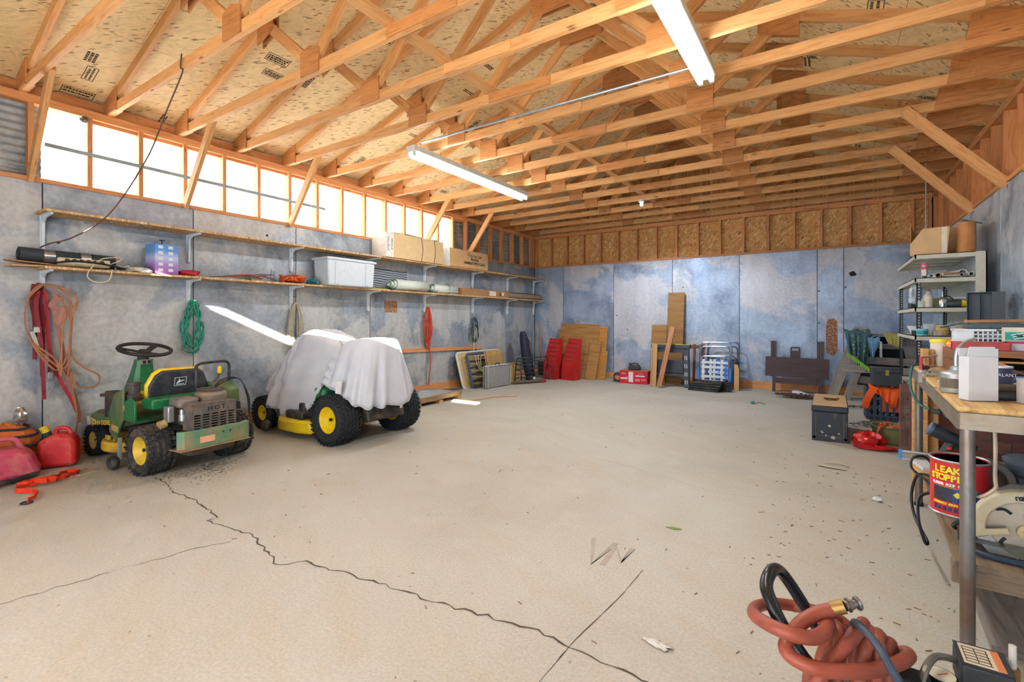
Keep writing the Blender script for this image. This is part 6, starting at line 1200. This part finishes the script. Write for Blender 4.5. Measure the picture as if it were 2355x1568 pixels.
def circ_saw(name, label, loc, rz, rr_, guard, motor, letters, lsize, lmat, tilt=0):
    t = thing(name, label, 'circular saw', loc, rz, None, rx=tilt)
    cz = rr_*.8
    def arcpoly(r0, r1, a0, a1, n=24): return [(r1*math.cos(R(a0+(a1-a0)*k/n)), r1*math.sin(R(a0+(a1-a0)*k/n))) for k in range(n+1)]+[(r0*math.cos(R(a1-(a1-a0)*k/n)), r0*math.sin(R(a1-(a1-a0)*k/n))) for k in range(n+1)]
    MB().prism(arcpoly(rr_*.72, rr_, -8, 200), .05, at(0, .02, cz, 90)).build('upper_guard', guard, t, bevel=.006)
    MB().prism(arcpoly(rr_*.66, rr_*.95, 195, 350), .01, at(0, .0, cz, 90)).build('lower_guard', plain((172, 168, 158), .4, .4), t)
    b = MB().prism([(rr_*(.83 if k % 2 else .8)*math.cos(2*math.pi*k/48), rr_*(.83 if k % 2 else .8)*math.sin(2*math.pi*k/48)) for k in range(48)], .003, at(0, .005, cz, 90)).build('blade', plain((168, 156, 138), .35, .6), t)
    for k in range(4): a = R(35+90*k); MB().ribbon(cat([(rr_*.45*math.cos(a), .0005, cz+rr_*.45*math.sin(a)), (rr_*.6*math.cos(a+.1), .0005, cz+rr_*.6*math.sin(a+.1)), (rr_*.68*math.cos(a+.3), .0005, cz+rr_*.68*math.sin(a+.3))], 3), .01, .003, (0, 0, 1) if k % 2 else (1, 0, 0)).build('expansion_slot', M_hole, b)
    MB().cyl((0, -.02, cz), (0, .005, cz), .026, n=18).cyl((0, -.03, cz), (0, -.018, cz), .013, n=6).build('arbor', plain((196, 176, 130), .4, .5), t)
    MB().bb(-rr_*1.25, rr_*1.1, -.05, .11, cz-rr_*.42, cz-rr_*.39).build('base_plate', plain((92, 90, 88), .4, .5), t)
    MB().cyl((.0, .03, cz+.02), (.0, .16, cz+.02), rr_*.42, rr_*.38, n=20).build('motor', motor, t, bevel=.006)
    MB().tube(cat([(rr_*.35, .09, cz+rr_*.45), (rr_*.75, .09, cz+rr_*.4), (rr_*1.15, .09, cz+rr_*.0), (rr_*1.25, .09, cz-rr_*.2)], 5), .022, 10).build('handle', M_tool, t)
    MB().box((-rr_*.55, -.035, cz-.01), (.07, .014, .018), (0, -18, 0)).build('depth_lever', plain((190, 176, 140), .5), t)
    n_ = len(letters)
    for i, ch in enumerate(letters):
        a = 90+(n_-1)*lsize*7/2*18-(i)*lsize*7*18
        lettering(ch, lsize, lmat, t, at(rr_*.86*math.cos(R(a)), -.0325, cz+rr_*.86*math.sin(R(a)), 90, 0, 0)@rotm(0, 0, a-90), bold=.0006)
    return t
circ_saw('circular_saw', 'cream guarded circular saw nearest the camera on the lower bench shelf', (.6, 2.53, ZQ-.02), -8, .15, plain((200, 186, 152), .5, dirt=(150, 130, 100), dirtamt=.1), plain((52, 128, 116), .5), 'makita', .03, M_dark)
circ_saw('circular_saw', 'grey circular saw behind the red paint can on the lower bench shelf', (.62, 3.25, ZQ), 4, .115, M_saw, plain((150, 40, 48), .5), 'SKIL', .026, M_dark)
t = thing('power_tool', 'grey rounded power tool with a red number tag on the lower bench shelf', 'power tool', (.71, 2.88, ZQ), -6)
MB().tube([(-.13, 0, .07), (-.11, 0, .09), (-.06, 0, .11), (.1, 0, .115), (.16, 0, .1)], [.03, .06, .075, .08, .07], 18).build('housing', plain((146, 150, 152), .5), t); MB().lathe([(0, 0), (.05, 0), (.055, .01), (.02, .03), (0, .03)], 18, at(.06, -.078, .09, 90)).build('vent_cap', M_tool, t)
MB().prism([(-.05, -.018), (.02, -.018), (.03, .018), (-.04, .018)], .002, at(-.035, -.074, .1, 90)).build('number_tag', plain((196, 40, 52), .5), t); lettering('23', .034, W_, t, at(-.045, -.078, .1, 90)); MB().tube([(-.16, -.03, .06), (-.1, -.04, .07), (-.06, -.03, .07)], [.02, .035, .03], 14).build('green_nose', plain((70, 130, 112), .5), t)
t = thing('dust_cup', 'grey plastic cup on a black stem on the lower bench shelf', 'plastic cup', (.78, 3.3, ZQ)); MB().lathe([(.02, 0), (.028, .0), (.028, .12), (.06, .14), (.075, .19), (.08, .19), (.082, .21), (.06, .225), (0, .23)], 22).build('cup', plain((112, 122, 134), .5), t)
t = thing('spirit_level', 'short aluminium level with blue ends sticking out of the lower shelf', 'level', (.36, 3.86, .38), -3)
MB().bb(.0, .5, -.01, .01, 0, .008).bb(.0, .5, -.01, .01, .045, .053).bb(.5, .51, -.01, .01, 0, .053).build('bar', M_alu, t); MB().bb(-.01, .008, -.012, .012, -.002, .055).build('end_cap', plain((60, 140, 206), .5), t)
t = thing('wood_scrap_stack', 'pale wood scraps on the lower bench shelf beside the heat gun', 'wood scraps', (.47, 3.62, ZQ), 10); MB().bb(-.06, .06, -.1, .1, 0, .03).build('scrap', M_pick, t); MB().bb(-.05, .05, -.06, .12, .031, .05).build('scrap', Wh, t)
tag(MB().tube(cat([(.48, 3.38, .39), (.43, 3.39, .5), (.37, 3.36, .505), (.36, 3.35, .45), (.41, 3.3, .41), (.42, 3.2, .4)], 6), .006, 7).build('heat_gun_cable', M_blackcord), 'black cable looping from the heat gun over the shelf edge', 'cable')
tag(MB().tube(cat([(.46, 3.28, .42), (.39, 3.35, .42), (.365, 3.4, .3), (.37, 3.33, .2), (.385, 3.05, .18), (.37, 3.0, .19), (.352, 3.05, .28), (.375, 3.18, .35), (.45, 3.2, .385)], 6), .007, 7).build('tool_cable', M_blackcord), 'black tool cable hanging in a loop below the lower shelf', 'cable')
tag(MB().tube(cat([(.48, 2.75, .375), (.43, 2.66, .39), (.41, 2.6, .42), (.43, 2.55, .46), (.48, 2.56, .48)], 6), .008, 7).build('saw_cable', M_blackcord), 'black cable curling behind the bench leg', 'cable')
tag(MB().tube(cat([(.45, 2.47, .375), (.5, 2.45, .372), (.58, 2.44, .372), (.7, 2.45, .372)], 6), .009, 7).build('blue_cable', plain((40, 60, 84), .4)), 'dark blue cable lying along the near edge of the lower shelf', 'cable')
# ---------------------------------------------------------------- air compressor with hose
M_bkg = plain((24, 25, 28), .25); M_hose = plain((152, 72, 50), .5, var=.12, dirt=(126, 64, 48), dirtamt=.2)
t = thing('air_compressor', 'small black air compressor with a bent tube handle in the near right corner', 'air compressor', (.2, 1.62, 0))
o3 = Vector((.2, 1.62, 0))
def loc_(pts): return [Vector(p)-o3 for p in pts]
MB().tube([(-.26, .0, .155), (-.24, 0, .155), (-.2, 0, .155), (.18, 0, .155), (.22, 0, .155), (.24, 0, .155)], [.03, .08, .105, .105, .08, .03], 26).build('tank', plain((46, 48, 52), .4), t)
for x in (-.15, .14): MB().bb(x-.02, x+.02, -.09, .09, 0, .06).build('foot', M_rubber, t)
MB().bb(-.2, .18, -.07, .1, .255, .262).build('mount_plate', plain((120, 104, 80), .6), t)
MB().tube(cat(loc_([(-.0, 1.42, .2), (-.019, 1.39, .361), (-.059, 1.38, .418), (-.105, 1.393, .475), (-.133, 1.422, .514), (-.145, 1.45, .534), (-.142, 1.5, .544), (-.134, 1.565, .532), (-.122, 1.621, .501), (-.096, 1.638, .459), (-.064, 1.647, .405), (-.026, 1.648, .342), (.008, 1.647, .289), (.04, 1.638, .22)]), 5), .0165, 14).build('handle', M_bkg, t)
sw = MB().bb(.085, .19, .1, .21, .255, .335).build('pressure_switch', plain((46, 46, 48), .6, bump=.2, scale=90), t, bevel=.008); MB().prism([(.085, .1), (.19, .1), (.19, .21), (.085, .21)], .001, at(0, 0, .3361)).build('switch_cover', plain((46, 46, 48), .6), sw)
MB().bb(.094, .176, .108, .202, .3365, .338).build('printed_label', plain((206, 190, 160), .6), sw); MB().bb(.16, .176, .108, .202, .338, .3385).build('label_stripe', plain((206, 120, 70), .6), sw)
for k in range(6): MB().bb(.1, .152, .117+.014*k, .12+.014*k, .338, .3384).build('print_line', M_dark, sw)
for k in range(3): MB().bb(.1+.024*k, .102+.024*k, .117, .19, .338, .3384).build('print_line', M_dark, sw)
MB().cyl((.205, .2, .25), (.205, .2, .31), .016, n=6).build('fitting_nut', plain((150, 112, 70), .4, .7), t); MB().cyl((.205, .2, .31), (.205, .2, .37), .008, n=10).build('safety_pin', plain((206, 200, 190), .5), t)
g = MB().cyl((.046, .1, .262), (.046, .1, .29), .035, n=24).build('gauge', M_bkg, t); MB().cyl((.046, .1, .29), (.046, .1, .2915), .031, n=24).build('dial', plain((214, 206, 180), .4), g); MB().box((.05, .1, .292), (.03, .002, .001), (0, 0, 40)).build('needle', plain((190, 50, 40), .5), g)
MB().tube(cat(loc_([(.185, 1.63, .262), (.195, 1.64, .295), (.21, 1.672, .324), (.24, 1.74, .324), (.29, 1.78, .309)]), 5), .009, 8).build('copper_line', plain((120, 112, 100), .4, .4), t)
MB().cyl((-.035, .0, .262), (-.035, .0, .31), .03, n=20).cyl((-.035, 0, .31), (-.035, 0, .318), .027, n=20).build('regulator_knob', plain((44, 42, 40), .6), t)
MB().bb(-.12, .02, -.06, .08, .262, .3).build('pump_body', plain((56, 58, 62), .5), t, bevel=.012)
A = [(-.019, 1.581, .434), (-.052, 1.667, .393), (-.099, 1.684, .381), (-.143, 1.631, .398), (-.174, 1.539, .426), (-.172, 1.42, .468), (-.146, 1.342, .497), (-.105, 1.296, .514), (-.066, 1.298, .511), (-.036, 1.33, .5), (-.017, 1.367, .497), (-.007, 1.421, .494), (-.011, 1.478, .479), (-.022, 1.543, .438)]
B = [(.004, 1.44, .525), (-.028, 1.419, .515), (-.057, 1.388, .502), (-.076, 1.364, .484), (-.089, 1.331, .472), (-.089, 1.307, .464), (-.071, 1.295, .457), (-.035, 1.295, .452), (.009, 1.324, .443), (.053, 1.365, .435), (.098, 1.431, .42), (.142, 1.52, .4), (.169, 1.621, .367), (.169, 1.693, .336), (.153, 1.731, .3), (.132, 1.717, .274)]
D = [(-.007, 1.625, .414), (.02, 1.643, .398), (.046, 1.636, .382), (.075, 1.631, .356), (.097, 1.622, .331), (.11, 1.606, .297)]
CO = [[(-.03, 1.538, .248), (-.022, 1.579, .313), (-.001, 1.557, .386), (.006, 1.489, .459), (.018, 1.449, .458), (.017, 1.437, .427), (.004, 1.44, .324)], [(-.036, 1.33, .383), (-.004, 1.363, .431), (.03, 1.41, .463), (.061, 1.502, .468), (.07, 1.58, .437), (.058, 1.632, .367), (.052, 1.628, .225)], [(.051, 1.435, .347), (.067, 1.458, .434), (.078, 1.513, .449), (.078, 1.573, .426), (.066, 1.613, .345), (.06, 1.597, .248)], [(.086, 1.47, .339), (.095, 1.476, .418), (.095, 1.512, .445), (.101, 1.576, .424), (.115, 1.633, .376), (.119, 1.636, .317), (.11, 1.606, .263)], [(.124, 1.543, .309), (.118, 1.563, .366), (.119, 1.588, .392), (.132, 1.645, .373), (.138, 1.685, .324), (.138, 1.685, .242)], [(-.049, 1.466, .286), (-.045, 1.432, .344), (-.033, 1.392, .364), (-.027, 1.384, .347)]]
t = thing('air_hose', 'thick reddish orange air hose coiled over the compressor handle', 'hose', (.2, 1.62, .26))
o3 = Vector((.2, 1.62, .26)); HR = .0162
for P_ in [A, B, D]+CO: MB().tube(cat(loc_(P_), 7), HR, 14).build('hose_loop', M_hose, t)
f0, f1, f2, f3, f4 = loc_([(.001, 1.439, .526), (.027, 1.443, .538), (.033, 1.448, .54), (.044, 1.455, .542), (.054, 1.461, .545)])
fit = MB().tube([f0, f1], .0165, 16).build('brass_ferrule', plain((160, 128, 70), .4, .6, dirt=(120, 90, 60), dirtamt=.2), t); MB().tube([f1, f2], .012, 12).tube([f2, f2.lerp(f3, .4)], .016, 6).tube([f2.lerp(f3, .4), f3], .011, 12).build('coupling', plain((120, 108, 96), .4, .7), fit)
x_, y_ = basis((f4-f3)); c0 = f4; MB().tube([c0+(x_*math.cos(a)+y_*math.sin(a))*.012 for a in [k*.524 for k in range(12)]], .005, 8, True).tube([f3, f4], .009, 12).build('coupling_end', plain((130, 124, 120), .35, .8), fit)
tag(MB().tube(cat([(.046, 1.492, .472), (.049, 1.446, .504), (.06, 1.405, .517), (.078, 1.381, .511), (.094, 1.368, .495), (.11, 1.366, .465), (.128, 1.366, .429), (.15, 1.4, .3), (.16, 1.5, .27)], 6), .009, 10).build('power_cable', plain((58, 66, 78), .45)), 'grey black power cable looped over the orange hose', 'cord')
# wheel or hose of another item at the far right edge
t = thing('ribbed_hose', 'pale ribbed hose standing at the right edge by the compressor', 'hose', (.6, 1.93, 0))
for k in range(16): MB().tube([(.05*math.cos(a), .05*math.sin(a), .012+.022*k) for a in [j*.4488 for j in range(14)]], .011, 6, True).build('rib', plain((158, 164, 160), .5), t)
# ---------------------------------------------------------------- small litter on the floor
q = random.Random(17)
tag(MB().ribbon(cat([(-.1, 4.9, .008), (.0, 4.86, .014), (.1, 4.87, .006)], 4), .035, .003, (0, 1, 0)).build('paper_strip', plain((196, 184, 160), .8)), 'torn paper strip on the floor left of the workbench', 'paper')
tag(MB().ribbon(cat([(-.05, 5.0, .01), (.06, 5.02, .02), (.12, 4.97, .006)], 4), .02, .002, (0, 1, 0)).build('straw_strip', plain((206, 192, 150), .8)), 'curled straw coloured strip beside the torn paper', 'paper')
tag(lump(MB(), (.26, 4.15, .014), (.03, .02, .014), 70, 10, 6, .3).build('white_scrap', plain((232, 230, 226), .7), smooth=20), 'small white scrap on the floor near the bench leg', 'scrap')
o = lumber('wood_stick', (.42, 8.45, .012), (.72, 8.6, .012), .03, .02, M_pick); tag(o, 'short pale wood stick on the floor before the weathered stand', 'stick')
tag(MB().prism([(-.83, 2.93), (-.79, 2.955), (-.74, 2.95), (-.78, 2.92)], .004, at(0, 0, .001)).build('green_leaf', plain((120, 140, 60), .7)), 'single dry green leaf on the floor', 'leaf')
tag(MB().cyl((.12, 2.25, .008), (.2, 2.19, .008), .006, n=8).build('nail', plain((120, 124, 132), .4, .7)), 'loose nail on the floor left of the bench leg', 'nail')
tag(lump(MB(), (-.55, 1.85, .006), (.05, .02, .005), 71, 16, 6, .4).build('cellophane_scrap', plain((206, 198, 184), .3), smooth=30), 'clear crumpled film scrap on the floor in the foreground', 'scrap')
mb = MB()
for i in range(300):
    x, y = q.uniform(-4.6, .9), q.uniform(1.1, 9.4)
    if i % 3 == 0: x = q.uniform(-.4, .5); y = q.uniform(1.8, 4.8)
    a = q.uniform(0, 6.28); L = q.uniform(.005, .026); w_ = q.uniform(.002, .0045)
    mb.box((x, y, .002), (L, w_, .003), (0, 0, math.degrees(a)))
stuff(tag(mb.build('floor_litter', plain((138, 112, 80), .9), smooth=0), 'fine bits of straw and bark scattered over the concrete floor', 'litter'))
# chalk like scuff marks on the concrete
mb = MB()
for pts in ([(-1.13, 2.56), (-1.02, 2.28), (-1.0, 2.57)], [(-.97, 2.3), (-.99, 2.54), (-.9, 2.38), (-.9, 2.56)]):
    mb.ribbon([(x, y, .0012) for x, y in cat([(a, b, 0) for a, b in pts], 1) for x, y in [(x, y)]] if False else [(a, b, .0012) for a, b in pts], .028, .0004, (1, .3, 0))
s_ = mb.build('scuff_mark', plain((172, 160, 146), .9), floor)
# wall details: hole, rusty patches, nails
for (x, z, r_) in ((.3, 2.02, .05),):
    lump(MB(), (x, YB-.004, z), (r_, .004, r_*.75), 81, 12, 8, .3, False).build('hole_patch', M_hole, wall_back)
s = NT('rust_patch'); n_ = s.noise(s.co(), 40, 4); M_rust = s.out(s.ramp(n_, [(.35, S(120, 66, 34)), (.6, S(176, 132, 96)), (.75, S(190, 176, 164))]), .8)
MB().prism([(-.075, -.3), (.02, -.34), (.085, -.26), (.08, .24), (.03, .3), (-.06, .28), (-.085, .1)], .002, at(.005, YB-.0045, .98, 90)).build('rust_patch', M_rust, wall_back)
MB().prism([(-.13, -.09), (.13, -.09), (.13, .09), (-.13, .09)], .002, at(XL+.0065, 5.38, 1.46, 90, 0, 90)).build('rust_patch', M_rust, wall_left)
for x, z in ((-2.45, 1.9), (-3.83, 1.35), (-.18, 1.75), (.2, 1.8), (-.18, 1.2), (-3.6, 1.05)): MB().cyl((x, YB-.008, z), (x, YB-.003, z), .012, n=10).build('nail_hole', M_hole, wall_back)
for y, z in ((3.35, 2.3), (8.5, 1.8), (1.4, 1.95)): MB().cyl((XL+.004, y, z), (XL+.009, y, z), .014, n=10).build('nail_hole', M_hole, wall_left)
t = thing('corner_knot', 'small round nest like lump under the top plate above the first window', 'knot', (XL+.03, 1.58, 3.09)); lump(MB(), (0, 0, .03), (.03, .03, .025), 90, 10, 8, .3).build('nest', plain((130, 112, 90), .9), t)
